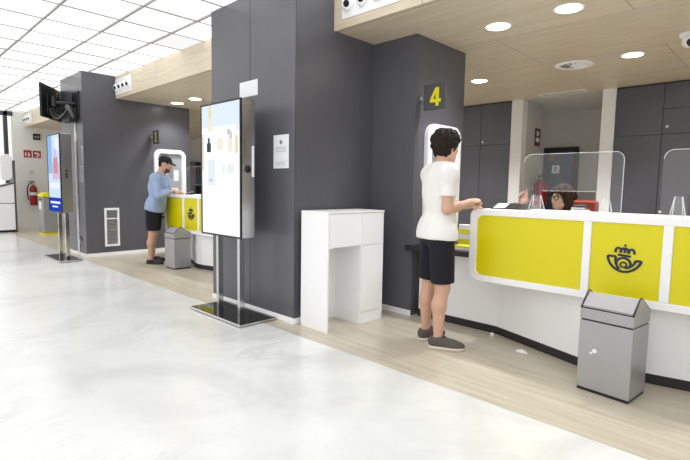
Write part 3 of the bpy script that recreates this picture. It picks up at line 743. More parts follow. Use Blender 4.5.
notice(-4.175, -3.868, 2.148, 2.298, YC, 'blank white paper strip high on the near pillar above the tall screen', False)
notice(-9.17, -9.05, 1.99, 2.13, 2.67, 'small white paper on the far pillar below the television mount', False)
notice(-8.85, -8.735, 1.59, 1.89, 2.67, 'upper of two narrow white notices at the far pillar corner')
notice(-8.92, -8.755, 1.28, 1.575, 2.67, 'lower of two narrow white notices at the far pillar corner')

# ------------------------------------------------------------------ wall grille, conduit
t = thing('wall_grille', (-8.72, 3.09, .165), 'white upright ventilation grille low on the far grey wall', 'vent')
MB().ring([(2.965, .165), (3.215, .165), (3.215, .84), (2.965, .84)], [(3.0, .20), (3.18, .20), (3.18, .80), (3.0, .80)], 'x', -8.72, -8.70).build('frame', M['white'], t, bevel=.003)
MB().box(-8.72, -8.702, 3.0, 3.18, .645, .665).build('crossbar', M['white'], t)
MB().box(-8.7195, -8.717, 3.0, 3.18, .20, .80).build('backing', M['ventdark'], t)
sl = MB()
for k in range(24):
    z = .212 + k * .0245
    if abs(z - .655) > .02: sl.add([(-8.717, 3.0, z + .010), (-8.704, 3.0, z), (-8.704, 3.18, z), (-8.717, 3.18, z + .010), (-8.717, 3.0, z + .013), (-8.704, 3.0, z + .003), (-8.704, 3.18, z + .003), (-8.717, 3.18, z + .013)],
                                   [(0, 1, 2, 3), (7, 6, 5, 4), (0, 4, 5, 1), (1, 5, 6, 2), (2, 6, 7, 3), (3, 7, 4, 0)])
sl.build('louvres', M['bin'], t)
o = MB().box(-9.10, -9.068, 2.648, 2.67, .01, 2.30, .003).build('cable_conduit', M['white'], at=(-9.084, 2.66, 0)); tag(o, 'white vertical cable conduit running down the far grey pillar', 'conduit')
t = thing('power_socket', (-8.99, 2.67, .26), 'small dark power socket with a hanging white lead low on the far pillar', 'socket')
MB().box(-9.03, -8.95, 2.658, 2.67, .26, .34, .003).build('plate', M['black'], t)
MB().tube([(-8.99, 2.655, .29), (-8.99, 2.64, .22), (-8.98, 2.635, .12), (-8.99, 2.642, .04), (-8.96, 2.645, .012)], .006).build('lead', M['white'], t)

# ------------------------------------------------------------------ television on a wall arm, seen from the back
dr = Vector((-.82, .572, 0)); nr = Vector((.572, .82, 0)); c = Vector((-10.14, 2.79, 2.66)) - dr * .5
t = thing('television', (c.x, c.y, c.z), 'black wall television turned away high on the far pillar, cables hanging behind', 'television')
def tv(b, a0, a1, z0, z1, n0, n1):
    vs = [c + dr * a + nr * n + Vector((0, 0, z)) for z in (z0, z1) for n in (n0, n1) for a in (a0, a1)]
    b.add(vs, [(0, 2, 3, 1), (4, 5, 7, 6), (0, 1, 5, 4), (2, 6, 7, 3), (0, 4, 6, 2), (1, 3, 7, 5)]); return b
tv(MB(), -.50, .50, -.28, .28, -.02, .015).build('panel', M['black'], t, bevel=.004)
tv(MB(), -.489, .489, -.27, .27, -.0215, -.02).build('screen', M['blackgloss'], t)
tv(MB(), -.34, .34, -.22, .12, .015, .05).build('back_shell', M['black'], t, bevel=.01)
tv(tv(MB(), -.12, -.09, -.2, .2, .05, .065), .09, .12, -.2, .2, .05, .065).build('mount_rail', M['black'], t)
am = MB(); p0 = c + nr * .06; p1 = Vector((-9.10, 2.36, 2.60)); p2 = Vector((-9.02, 2.655, 2.60))
am.tube([p0, p1], .028).tube([p1, p2], .028); am.cyl((p1.x, p1.y, 2.54), (p1.x, p1.y, 2.70), .034); am.build('arm', M['black'], t)
MB().box(-9.16, -8.84, 2.645, 2.67, 2.36, 2.80, .004).build('wall_plate', M['black'], t)
MB().box(-9.30, -8.90, 2.52, 2.645, 2.30, 2.52, .008).build('cable_box', M['black'], t)
cb = MB(); rnd = random.Random(3)
for k in range(7):
    a = c + dr * (-.3 + .09 * k) + nr * .06 + Vector((0, 0, -.12 + .02 * k))
    bq = Vector((-9.2 + .05 * k, 2.52, 2.42 + .02 * k)); md = (a + bq) / 2 + Vector((rnd.uniform(-.05, .05), -.05, -.22 - .03 * rnd.random()))
    cb.tube([a * (1 - u) ** 2 + md * 2 * u * (1 - u) + bq * u * u for u in [i / 10 for i in range(11)]], .006, 6)
cb.build('cable', mat('grey_cables', rgb(120, 120, 122), .5), t)
cb = MB()
for k in range(4):
    q = Vector((-9.05 + .05 * k, 2.52, 2.50)); cb.tube([q, q + Vector((.03, -.02, .06)), q + Vector((.09, -.01, .0)), q + Vector((.12, .03, -.12)), Vector((-9.08, 2.645, 2.29))], .006, 6)
cb.build('cable', M['ventdark'], t)

# ------------------------------------------------------------------ office cabinets at the back
def cabinet(x0, x1, splits, knobs, label):
    y0, y1 = YB - .02, YB - .0
    t = thing('office_cabinet', ((x0 + x1) / 2, YB - .3, 0), label, 'cabinet', 'dark grey full-height office cabinets along the back wall')
    yb = YB - .002; yf = YB - .06
    MB().box(x0, x1, yf + .022, yb, 0, ZS - .002).build('body', M['black'], t)
    zs = [.08] + splits + [ZS - .02]
    for i in range(len(zs) - 1):
        d = MB().box(x0 + .003, x1 - .003, yf, yf + .02, zs[i] + .003, zs[i + 1] - .003, .002).build('door', M['cab'], t)
        for (ki, kx, kz) in knobs:
            if ki == i: MB().lathe([(.012, 0), (.012, .012), (.02, .02), (.02, .03), (0, .033)], (kx, yf, kz), (0, -1, 0), 14).build('knob', M['knob'], d)
    return t
cabinet(-4.68, -4.10, [2.03], [], 'dark grey office cabinet just right of the number 4 pillar')
cabinet(-4.10, -3.565, [2.03], [(1, -4.045, 2.085)], 'dark grey office cabinet with a knob, left of the left white pilaster')
cabinet(-2.02, -1.44, [2.05], [], 'dark grey office cabinet beside the right white pilaster')
cabinet(-1.44, -.86, [1.02 + 1.03, 2.386], [(1, -1.38, 2.15), (0, -1.39, 1.01)], 'dark grey office cabinet with knobs and a split upper door at the right edge')
t = thing('storage_cabinet', (-14.0, YB - .2, 0), 'dark grey low storage cabinet seen far behind the far counter beside the tall screen', 'cabinet')
MB().box(-14.6, -13.4, YB - .4, YB - .002, .06, 1.96, .004).build('body', M['black'], t)
for k in (0, 1):
    d = MB().box(-14.595 + .6 * k, -14.005 + .6 * k, YB - .42, YB - .4, .08, 1.98, .003).build('door', M['cab'], t)
    MB().lathe([(.012, 0), (.012, .012), (.02, .02), (0, .033)], (-14.05 + .1 * k, YB - .42, 1.1), (0, -1, 0), 12).build('knob', M['knob'], d)
MB().box(-14.58, -13.42, YB - .38, YB - .02, 0, .06).build('plinth', M['toe'], t)

# recess: fire signs, hose cabinet, door notices
t = thing('fire_sign', (-3.37, 8.16, 2.02), 'dark red fire equipment sign high on the white recess side wall', 'sign')
MB().box(-3.37, -3.364, 8.07, 8.29, 2.03, 2.33).build('plate', mat('deep_red_sign', rgb(96, 26, 28), .5), t)
MB().box(-3.364, -3.362, 8.11, 8.25, 2.10, 2.17).box(-3.364, -3.362, 8.14, 8.22, 2.2, 2.28).build('pictogram', M['paper'], t)
def extinguisher(x, y, z, ax, label, h=.62, r=.085, band=True):
    t = thing('fire_extinguisher', (x, y, z), label, 'fire extinguisher', 'red fire extinguishers on the walls')
    MB().lathe([(0, 0), (r * .9, 0), (r, .02), (r, h * .72), (r * .8, h * .80), (r * .35, h * .86), (r * .3, h * .9), (0, h * .9)], (x, y, z)).build('cylinder', M['red'], t)
    if band: MB().lathe([(r * 1.01, h * .44), (r * 1.01, h * .56)], (x, y, z)).build('label_band', M['paper'], t)
    MB().lathe([(.03, h * .9), (.03, h * .97), (.02, h)], (x, y, z)).build('valve', M['steel'], t)
    MB().box(x - .02, x + .02, y - .09, y + .03, z + h * .99, z + h * 1.05, .004).build('handle', M['black'], t)
    MB().tube([(x, y - .03, z + h * .95), (x, y - .10, z + h * .93), (x + .01, y - .145, z + h * .72), (x + .01, y - .14, z + h * .4), (x + .01, y - .115, z + h * .22)], .014).build('hose', M['black'], t)
    MB().box(x - ax * .14, x - ax * .08, y - .03, y + .03, z + h * .5, z + h * .62).build('bracket', M['steel'], t)
    return t
extinguisher(XE + .14, 3.33, .64, 1, 'red fire extinguisher on the end wall below the two red signs', .62, .088)
extinguisher(-3.2, 8.0, 1.02, 1, 'red fire extinguisher on the recess side wall behind the cashier', .48, .11, False)
t = thing('door_notice', (-3.42, 9.2, 1.6), 'small white notice taped on the blue-grey door', 'notice')
MB().box(-3.48, -3.34, 9.197, 9.2, 1.60, 1.75).build('sheet', M['paper'], t)
MB().box(-3.44, -3.40, 9.1955, 9.197, 1.64, 1.68).box(-3.44, -3.39, 9.1955, 9.197, 1.69, 1.72).build('print', M['print'], t)
o = MB().box(-3.545, -3.45, 9.197, 9.2, 1.83, 1.95).build('warning_label', mat('ochre_label', rgb(150, 122, 62), .6), at=(-3.5, 9.2, 1.83)); tag(o, 'small ochre warning label at the top of the blue-grey door', 'label')
dk = MB().lathe([(.03, 0), (.03, .008), (.012, .012), (.012, .05), (.02, .06), (0, .06)], (-3.16, 9.2, 1.02), (0, -1, 0)).build('door_knob', M['chrome'], do)

# ------------------------------------------------------------------ left bay: signs, machines
def pict_sign(y0, y1, z0, z1, label, kind):
    x = XE
    t = thing('fire_sign', (x, (y0 + y1) / 2, z0), label, 'sign', 'red fire signs on the end wall')
    MB().box(x, x + .006, y0, y1, z0, z1).build('plate', M['signred'], t)
    b = MB(); w = y1 - y0; h = z1 - z0; X0, X1 = x + .006, x + .008
    if kind == 'ext': b.box(X0, X1, y0 + w * .55, y0 + w * .75, z0 + h * .12, z0 + h * .6); b.box(X0, X1, y0 + w * .5, y0 + w * .66, z0 + h * .64, z0 + h * .72); b.prism([(y0 + w * .14, z0 + h * .2), (y0 + w * .34, z0 + h * .2), (y0 + w * .30, z0 + h * .75), (y0 + w * .2, z0 + h * .75)], 'x', X0, X1)
    else: b.box(X0, X1, y0 + w * .2, y0 + w * .44, z0 + h * .5, z0 + h * .8); b.box(X0, X1, y0 + w * .5, y0 + w * .62, z0 + h * .15, z0 + h * .8); b.box(X0, X1, y0 + w * .2, y0 + w * .8, z0 + h * .12, z0 + h * .2); b.box(X0, X1, y0 + w * .68, y0 + w * .82, z0 + h * .35, z0 + h * .7)
    b.build('pictogram', M['paper'], t)
pict_sign(3.17, 3.355, 1.93, 2.125, 'left of two square red fire signs above the extinguisher', 'ext')
pict_sign(3.385, 3.57, 1.925, 2.12, 'right of two square red fire signs above the extinguisher', 'alarm')
t = thing('exit_sign', (XE, 3.5, 2.42), 'small dark sign high on the end wall above the red signs', 'sign')
MB().box(XE, XE + .03, 3.40, 3.57, 2.42, 2.58, .004).build('plate', M['black'], t)
MB().box(XE + .03, XE + .032, 3.43, 3.48, 2.47, 2.52).box(XE + .03, XE + .032, 3.5, 3.54, 2.46, 2.53).build('pictogram', M['bin'], t)
tag(MB().box(XE, XE + .03, 3.27, 3.37, 1.5, 1.58, .006).build('call_point', M['greywall'], at=(XE, 3.32, 1.5)), 'small pale wall box between the red signs and the extinguisher', 'wall box')
tag(MB().box(XE, XE + .05, 3.52, 3.60, .48, .66, .006).build('wall_outlet', M['black'], at=(XE, 3.56, .48)), 'small black outlet box low on the end wall right of the extinguisher', 'outlet')
# grey ticket machine with yellow cap
x0, x1, y0, y1 = -13.42, -13.02, 3.06, 3.44
t = thing('ticket_machine', (-13.22, 3.25, 0), 'grey ticket machine with a yellow top on the end wall side of the blue screen', 'machine')
MB().box(x0, x1, y0, y1, .05, .92, .01).build('body', M['bin'], t)
MB().box(x0 - .01, x1 + .01, y0 - .01, y1 + .01, 0, .05).build('base_glow', M['signyellow'], t)  # yellow slab paints in the glow at the machine's foot
MB().prism([(y0 - .015, .92), (y1 + .015, .92), (y1 + .015, 1.02), (y0 + .06, 1.02), (y0 - .015, .96)], 'x', x0 - .015, x1 + .015).build('yellow_cap', M['signyellow'], t, bevel=.01)
MB().box(x0 + .06, x1 - .14, y0 - .004, y0, .62, .80).build('white_label', M['paper'], t)
MB().box(x0 + .05, x1 - .05, y0 - .003, y0, .84, .87).build('slot', M['black'], t)
# white stand with a sloped top
x0, x1, y0, y1 = -14.75, -14.25, 2.02, 2.74
t = thing('information_stand', (-14.5, 2.4, 0), 'white information stand with a sloped top and dark edged side panel at the far left', 'stand')
MB().box(x0 + .02, x1, y0, y1, .06, .72, .006).build('cabinet', M['white'], t)
MB().box(x0 + .04, x1 - .02, y0 + .02, y1 - .02, 0, .06).build('plinth', M['black'], t)
MB().prism([(y0, .74), (y1, .74), (y1, 1.22), (y0, 1.0)], 'x', x0 + .02, x1).build('sloped_top', M['white'], t, bevel=.006)
MB().prism([(y0 - .01, 1.003), (y1, 1.226), (y1, 1.25), (y0 - .01, 1.027)], 'x', x0, x1 + .012).build('dark_lip', M['signdark'], t)
MB().box(x0, x1 + .02, y1 + .002, y1 + .034, 0, 1.80, .003).build('side_panel', M['signdark'], t)
hd = MB().prism(rrect(y1 - .26, y1 - .02, 1.30, 1.95, .11, 8), 'x', x1 - .12, x1 - .02); hd.build('rounded_header', M['white'], t, bevel=.006)

# crumpled paper bits on the floor
def scrap(x, y, s, label, seed):
    r = random.Random(seed); b = MB(); n = 9
    top = [(x + s * math.cos(2 * PI * i / n) * r.uniform(.5, 1.1), y + .5 * s * math.sin(2 * PI * i / n) * r.uniform(.5, 1.1), .004 + r.uniform(.0, .02)) for i in range(n)]
    b.add([(x, y, .03)] + top + [(p[0], p[1], .001) for p in top], [(0, 1 + i, 1 + (i + 1) % n) for i in range(n)] + [(1 + i, 1 + n + i, 1 + n + (i + 1) % n, 1 + (i + 1) % n) for i in range(n)] + [tuple(range(n + 1, 2 * n + 1))])
    tag(b.build('paper_scrap', M['paper'], at=(x, y, 0)), label, 'paper', 'paper scraps on the beige floor')
scrap(-1.50, 3.565, .045, 'crumpled white paper scrap on the beige floor between the man in white and the bin', 2)
scrap(-1.875, 3.80, .022, 'tiny white paper scrap against the dark toe kick of the near counter', 5)

# ------------------------------------------------------------------ staff chairs
def office_chair(x, y, rz, zb, m, label, hw=.22):
    t = thing('office_chair', (x, y, 0), label, 'chair', 'staff chairs behind the near counter')
    MB().box(x - .22, x + .22, y - .22, y + .22, .385, .445, .02).build('seat', m, t)
    MB().box(x - hw, x + hw, y + .21, y + .26, zb - .52, zb, .02).build('backrest', m, t)
    MB().tube([(x, y + .1, .39), (x, y + .27, .42), (x, y + .28, .7), (x, y + .27, zb - .2)], .018).build('back_bar', M['black'], t)
    MB().cyl((x, y, .1), (x, y, .39), .026).build('column', M['chrome'], t)
    for k in range(5):
        a = 2 * PI * k / 5 + .3; e = (x + .28 * math.cos(a), y + .28 * math.sin(a))
        lg = MB().tube([(x, y, .11), (e[0], e[1], .07)], .018).build('leg', M['black'], t)
        MB().sphere((e[0], e[1], .03), .03, 12, 8).build('castor', M['black'], lg)
    t.rotation_euler = (0, 0, rz); return t
office_chair(-1.84, 5.62, .0, 1.165, M['brick'], 'brick red office chair behind the cashier with glasses', .17)
office_chair(-1.763, 4.90, .0, .88, M['black'], 'black office chair the cashier with glasses sits on')

# a pale tree on the pavement outside the glazed front
t = thing('street_tree', (-22, 1.6, -.06), 'pale green street tree seen through the glass at the far left', 'tree')
MB().tube([(-22, 1.6, -.06), (-22.05, 1.6, 1.5), (-21.95, 1.65, 3)], .09).build('trunk', M['bark'], t)
cr = MB(); rr = random.Random(8)
for k in range(420):
    a, bq, rad = rr.uniform(0, 2 * PI), rr.uniform(-1, 1), 1.5 * rr.random() ** .4
    p = Vector((-22 + rad * math.cos(a) * math.sqrt(1 - bq * bq), 1.6 + rad * math.sin(a) * math.sqrt(1 - bq * bq), 3.0 + rad * bq * 1.1))
    u = Vector((rr.gauss(0, 1), rr.gauss(0, 1), rr.gauss(0, 1))).normalized() * .16; w_ = u.orthogonal().normalized() * .09
    cr.add([p - u, p + w_, p + u, p - w_], [(0, 1, 2, 3)])
cr.build('foliage', M['leaf'], t)['kind'] = 'stuff'
# ------------------------------------------------------------------ people: smooth signed-distance bodies turned into one surface
def V(*a): return np.array(a, float)
def nrm(v): v = np.asarray(v, float); return v / max(np.linalg.norm(v), 1e-9)
def cone(a, b, r1, r2=None):
    a, b = V(*a), V(*b); r2 = r1 if r2 is None else r2; R = max(r1, r2)
    def f(P):
        ba = b - a; h = np.clip(((P - a) @ ba) / max(ba @ ba, 1e-12), 0, 1)
        return np.sqrt(((P - a - h[..., None] * ba) ** 2).sum(-1)) - (r1 + h * (r2 - r1))
    return f, np.minimum(a, b) - R, np.maximum(a, b) + R
def ell(c, r, axes=None):
    c = V(*c); r = V(*r); A = np.eye(3) if axes is None else np.array(axes, float)
    ext = np.sqrt(((A * r[:, None]) ** 2).sum(0))
    def f(P):
        q = (P - c) @ A.T; k0 = np.sqrt(((q / r) ** 2).sum(-1)); k1 = np.sqrt(((q / r ** 2) ** 2).sum(-1))
        return k0 * (k0 - 1) / np.maximum(k1, 1e-6)
    return f, c - ext, c + ext
class Field:
    def __init__(s, lo, hi, h):
        s.lo = V(*lo); s.h = h; s.n = np.ceil((V(*hi) - s.lo) / h).astype(int) + 1
        s.F = np.full(s.n, .2, np.float32)
    def block(s, lo, hi, pad):
        i0 = np.clip(np.floor((lo - pad - s.lo) / s.h).astype(int), 0, s.n - 1); i1 = np.clip(np.ceil((hi + pad - s.lo) / s.h).astype(int) + 1, 1, s.n)
        sl = tuple(slice(a, b) for a, b in zip(i0, i1))
        g = np.meshgrid(*[s.lo[k] + s.h * np.arange(i0[k], i1[k]) for k in range(3)], indexing='ij')
        return sl, np.stack(g, -1)
    def add(s, prim, k=.02, grow=0.0):
        f, lo, hi = prim; sl, P = s.block(lo, hi, k + grow + 4 * s.h)
        d = f(P) - grow; F = s.F[sl]
        if k > 0:
            q = np.maximum(k - np.abs(F - d), 0) / k; s.F[sl] = np.minimum(F, d) - q * q * k * .25
        else: s.F[sl] = np.minimum(F, d)
        return s
    def sub(s, prim, k=.01):
        f, lo, hi = prim; sl, P = s.block(lo, hi, k + 4 * s.h)
        d = -f(P); F = s.F[sl]; q = np.maximum(k - np.abs(F - d), 0) / k; s.F[sl] = np.maximum(F, d) + q * q * k * .25
        return s
    def pts(s):
        g = np.meshgrid(*[s.lo[k] + s.h * np.arange(s.n[k]) for k in range(3)], indexing='ij'); return np.stack(g, -1)
    def cut(s, p, n):
        s.F = np.maximum(s.F, ((s.pts() - V(*p)) @ nrm(n)).astype(np.float32)); return s
    def warp(s, fn):
        s.F = s.F + fn(s.pts()).astype(np.float32); return s
    def union(s, o, k=0):
        if k > 0:
            q = np.maximum(k - np.abs(s.F - o.F), 0) / k; s.F = np.minimum(s.F, o.F) - q * q * k * .25
        else: s.F = np.minimum(s.F, o.F)
        return s
    def mesh(s):
        F = s.F.copy(); F[0] = F[-1] = .1; F[:, 0] = F[:, -1] = .1; F[:, :, 0] = F[:, :, -1] = .1
        ins = F < 0
        cnt = np.zeros(np.array(F.shape) - 1, int); acc = np.zeros((*cnt.shape, 3)); m = np.zeros(cnt.shape, int)
        C = [(i, j, k) for i in (0, 1) for j in (0, 1) for k in (0, 1)]
        cs = tuple(cnt.shape)
        g = lambda A, c: A[c[0]:c[0] + cs[0], c[1]:c[1] + cs[1], c[2]:c[2] + cs[2]]
        for ca in C:
            for ax in range(3):
                if ca[ax] == 0:
                    cb = list(ca); cb[ax] = 1; fa, fb = g(F, ca), g(F, cb); x = (fa < 0) != (fb < 0)
                    t = np.where(x, fa / np.where(x, fa - fb, 1), 0)
                    for d in range(3): acc[..., d] += np.where(x, ca[d] + (t if d == ax else 0), 0)
                    m += x
        on = m > 0; idx = np.full(cs, -1); ii = np.argwhere(on); idx[on] = np.arange(len(ii))
        verts = (ii + acc[on] / m[on][:, None]) * s.h + s.lo
        quads = []
        for ax in range(3):
            a1, a2 = (ax + 1) % 3, (ax + 2) % 3
            sa = [slice(None)] * 3; sb = [slice(None)] * 3; sa[ax] = slice(0, -1); sb[ax] = slice(1, None)
            A, B = ins[tuple(sa)], ins[tuple(sb)]
            e = np.argwhere(A != B)
            e = e[(e[:, a1] > 0) & (e[:, a2] > 0) & (e[:, a1] < cs[a1]) & (e[:, a2] < cs[a2])]
            fl = A[tuple(e.T)]
            def at(d1, d2):
                q = e.copy(); q[:, a1] -= d1; q[:, a2] -= d2; return idx[tuple(q.T)]
            q = np.stack([at(1, 1), at(0, 1), at(0, 0), at(1, 0)], 1); q[~fl] = q[~fl][:, ::-1]
            quads.append(q)
        return verts, np.concatenate(quads)
def field_obj(F, name, m, parent=None, loc=None, rotz=0, smooth=2):
    v, q = F.mesh(); q = q[(q >= 0).all(1)]
    for _ in range(smooth):                     # light Laplacian smoothing
        S = np.zeros_like(v); c = np.zeros(len(v))
        for a, b in ((0, 1), (1, 2), (2, 3), (3, 0)):
            for i, j in ((a, b), (b, a)): np.add.at(S, q[:, i], v[q[:, j]]); np.add.at(c, q[:, i], 1)
        v = v * .5 + .5 * S / np.maximum(c, 1)[:, None]
    me = bpy.data.meshes.new(name); me.from_pydata(v.tolist(), [], q.tolist()); me.materials.append(m)
    me.polygons.foreach_set('use_smooth', [True] * len(q)); me.update()
    o = bpy.data.objects.new(name, me); COL.objects.link(o)
    if parent: o.parent = parent
    else: o.location = loc; o.rotation_euler = (0, 0, rotz)
    return o
def frame(yaw, pitch=0.0, roll=0.0):
    cy, sy, cp, sp = math.cos(yaw), math.sin(yaw), math.cos(pitch), math.sin(pitch)
    f = V(cy * cp, sy * cp, sp); s = V(-sy, cy, 0); u = np.cross(f, s)
    cr, sr = math.cos(roll), math.sin(roll); s, u = s * cr + u * sr, u * cr - s * sr
    return f, s, u
def hand(add, wrist, d, n, side, curl=.9, spread=.0, tcurl=.6, sc=1.0, k=.010):
    """palm, four fingers and a thumb; d = direction of the palm, n = palm normal, side = +1/-1 thumb side along n x d"""
    d = nrm(d); n = nrm(np.asarray(n, float) - d * (np.asarray(n, float) @ d)); t = np.cross(n, d) * side
    w = V(*wrist); K = w + d * .088 * sc
    add(ell(w + d * .048 * sc, (.052 * sc, .041 * sc, .016 * sc), (d, t, n)), .016)
    add(cone(w - d * .01, w + d * .03 * sc, .026 * sc, .024 * sc), .016)
    tips = []
    for o, L, ex in ((.030, .074, .1), (.010, .084, 0), (-.010, .078, .08), (-.029, .060, .2)):
        p = K + t * o * sc - d * (.010 if abs(o) > .02 else 0) * sc; dd = nrm(d + t * spread * o * 8); a = 0.0
        c = curl[['i', 'm', 'r', 'l'].index({.030: 'i', .010: 'm', -.010: 'r', -.029: 'l'}[o])] if isinstance(curl, (list, tuple)) else curl + ex * .3
        pp = p - dd * .02 * sc
        for sgm, ll, r in ((0, .42, .0090), (1, .33, .0082), (2, .25, .0072)):
            a += c * (.75 if sgm == 0 else 1.0)
            q = p + (dd * math.cos(a) + n * math.sin(a)) * L * ll * sc
            add(cone(pp if sgm == 0 else p, q, r * sc * 1.05, r * sc * .95), .005); p = q; pp = q
        tips.append(p)
    b = w + d * .022 * sc + t * .028 * sc; m1 = b + (d * .55 + t * .75 + n * .35 * tcurl) * .038 * sc; m2 = m1 + nrm(d * .9 + t * (.25 - .6 * tcurl) + n * .7 * tcurl) * .030 * sc; m3 = m2 + nrm(d * .9 - t * .7 * tcurl + n * .8 * tcurl) * .026 * sc
    add(cone(w + d * .012 * sc + t * .012 * sc, m1, .015 * sc, .012 * sc), .012); add(cone(m1, m2, .0115 * sc, .0100 * sc), .005); add(cone(m2, m3, .0100 * sc, .0085 * sc), .004)
    return tips
def head(add, sub, c, yaw, pitch, sc=1.0, roll=0.0, fem=False):
    f, s, u = frame(yaw, pitch, roll); c = V(*c)
    at = lambda a, b, d: c + (f * a + s * b + u * d) * sc
    add(ell(at(-.014, 0, .034), (.096 * sc, .075 * sc, .088 * sc), (f, s, u)), .03)
    add(ell(at(.028, 0, -.040), (.064 * sc, .058 * sc, .074 * sc), (f, s, u)), .03)
    add(ell(at(.062, 0, -.093), (.022 * sc, .024 * sc, .018 * sc), (f, s, u)), .02)
    for g in (-1, 1):
        add(cone(at(.02, g * .046, -.062), at(.055, g * .022, -.088), .020 * sc, .016 * sc), .02)   # jaw line
        add(ell(at(.062, g * .036, -.020), (.020 * sc, .022 * sc, .018 * sc), (f, s, u)), .02)      # cheek
    add(cone(at(.076, -.03, .028), at(.076, .03, .028), .012 * sc), .018)                             # brow
    for g in (-1, 1): sub(ell(at(.092, g * .031, .006), (.016 * sc, .017 * sc, .010 * sc), (f, s, u)), .014)
    add(cone(at(.082, 0, .014), at(.104, 0, -.022), .008 * sc, .0115 * sc), .010)                    # nose
    for g in (-1, 1): add(ell(at(.094, g * .012, -.027), (.010 * sc, .007 * sc, .007 * sc), (f, s, u)), .006)
    add(ell(at(.088, 0, -.052), (.010 * sc, .024 * sc, .006 * sc), (f, s, u)), .006)
    add(ell(at(.086, 0, -.063), (.010 * sc, .020 * sc, .007 * sc), (f, s, u)), .006)
    for g in (-1, 1):                                                                              # ears
        add(ell(at(-.010, g * .078, -.004), (.020 * sc, .008 * sc, .033 * sc), (f, s, u)), .008)
        sub(ell(at(-.004, g * .088, .0), (.010 * sc, .006 * sc, .018 * sc), (f, s, u)), .004)
    return f, s, u, at
def eyes(o, at, m_open=True):
    for g in (-1, 1):
        p = at(.080, g * .031, .005)
        e = MB().sphere(p, .0115, 12, 8).build('eye', M['eye']); e.parent = o
        i = MB().sphere(at(.0895, g * .031, .005), .0048, 10, 6).build('iris', M['iris']); i.parent = e
def brows(o, at, m):
    for g in (-1, 1):
        b = MB().tube([at(.084, g * .014, .027), at(.086, g * .03, .032), at(.078, g * .046, .026)], .0038, 6).build('eyebrow', m); b.parent = o
def mouth(o, at):
    b = MB().tube([at(.088, -.021, -.058), at(.0955, -.008, -.057), at(.0955, .008, -.057), at(.088, .021, -.058)], .0028, 6).build('lips', M['lips']); b.parent = o
M['beard'] = mat('dark_brown_beard', rgb(84, 62, 52), .8, bump=.6, bscale=150)
M['lips'] = mat('lips', rgb(176, 98, 92), .45)

def ripple(seed, amp, fx=(26, 26, 9)):
    r = np.random.RandomState(seed); W = [(r.uniform(-1, 1, 3) * fx, r.uniform(0, 6.28)) for _ in range(7)]
    return lambda P: amp * sum(np.sin(P @ w + p) for w, p in W) / 3.0

def shoe(parent, ank, ty, sole_z, m, ms, L=.285, name='shoe', low=False, laces=True):
    """shoe with its heel under the ankle, toe towards yaw ty"""
    f = V(math.cos(ty), math.sin(ty), 0); s = V(-f[1], f[0], 0); u = V(0, 0, 1); a = V(ank[0], ank[1], sole_z)
    h = .005; A = (f, s, u); B = a - f * .075
    def outline(z0, z1, grow):
        F = Field(a - .36, a + .36, h)
        F.F[:] = .2
        F.add(ell(B + f * .06 + u * .03, (.062, .038 + grow, .06), A), 0).add(ell(B + f * (L - .085) + u * .03, (.088, .050 + grow, .06), A), .05).add(cone(B + f * .06 + u * .03, B + f * (L - .09) + u * .03, .036 + grow, .042 + grow), .04)
        F.cut(a + u * z1, u); F.cut(a + u * z0, -u); return F
    up = outline(.022, .6, .0)
    F = Field(a - .36, a + .36, h)
    F.add(ell(B + f * .055 + u * .055, (.058, .039, .060), A), 0).add(cone(B + f * .05 + u * .075, a + u * (.085 if not low else .055), .038, .042), .03)
    F.add(ell(B + f * (L - .085) + u * .034, (.086, .047, .040), A), .05).add(cone(B + f * .10 + u * .062, B + f * (L - .11) + u * .04, .036, .038), .04)
    F.cut(a + u * .018, -u)
    top = a + u * (.098 if not low else .066) + f * -.02
    F.cut(top, nrm(u * 1 + f * -.22))
    o = field_obj(F, name, m, parent)
    so = field_obj(outline(.0, .026, .003), 'sole', ms, o)
    if laces:
        lb = MB()
        for k in range(4):
            q = B + f * (.125 + .022 * k) + u * (.102 - .0135 * k)
            lb.tube([q + s * .024 - u * .008, q + u * .004, q - s * .024 - u * .008 + f * .008], .004, 6)
        for g in (-1, 1):
            q = B + f * .118 + u * .108; lb.tube([q, q + s * g * .02 + u * .012, q + s * g * .036 - u * .004, q + s * g * .01 - u * .002], .003, 6)
        lb.build('laces', M['black'] if m is M['shoegrey'] else m).parent = o
    return o

def torso_prims(J, stout=0.0):
    """list of (prim, blend) for trunk; J has pel, che, nb, sh, hip, yaw"""
    f, s, u0 = frame(J['yaw']); P, C, N = V(*J['pel']), V(*J['che']), V(*J['nb'])
    up = nrm(N - P); ff = nrm(f - up * (f @ up)); ss = np.cross(up, ff); A = (ff, ss, up)
    L = []
    L.append((ell(P, (.118 + stout * .6, .165 + stout * .5, .13), A), .05))
    L.append((ell(P * .5 + C * .5 + ff * (.012 + stout * .5), (.102 + stout, .142 + stout * .8, .20), A), .06))
    L.append((ell(C, (.112 + stout * .6, .158 + stout * .5, .17), A), .06))
    L.append((ell(C + up * .085, (.090, .150, .09), A), .05))
    for g in (0, 1):
        S = V(*J['sh'][g]); L.append((cone(N - up * .02, S, .058, .060), .05))
        L.append((cone(S, S * .6 + C * .4, .058, .07), .05))
    return L, (ff, ss, up)

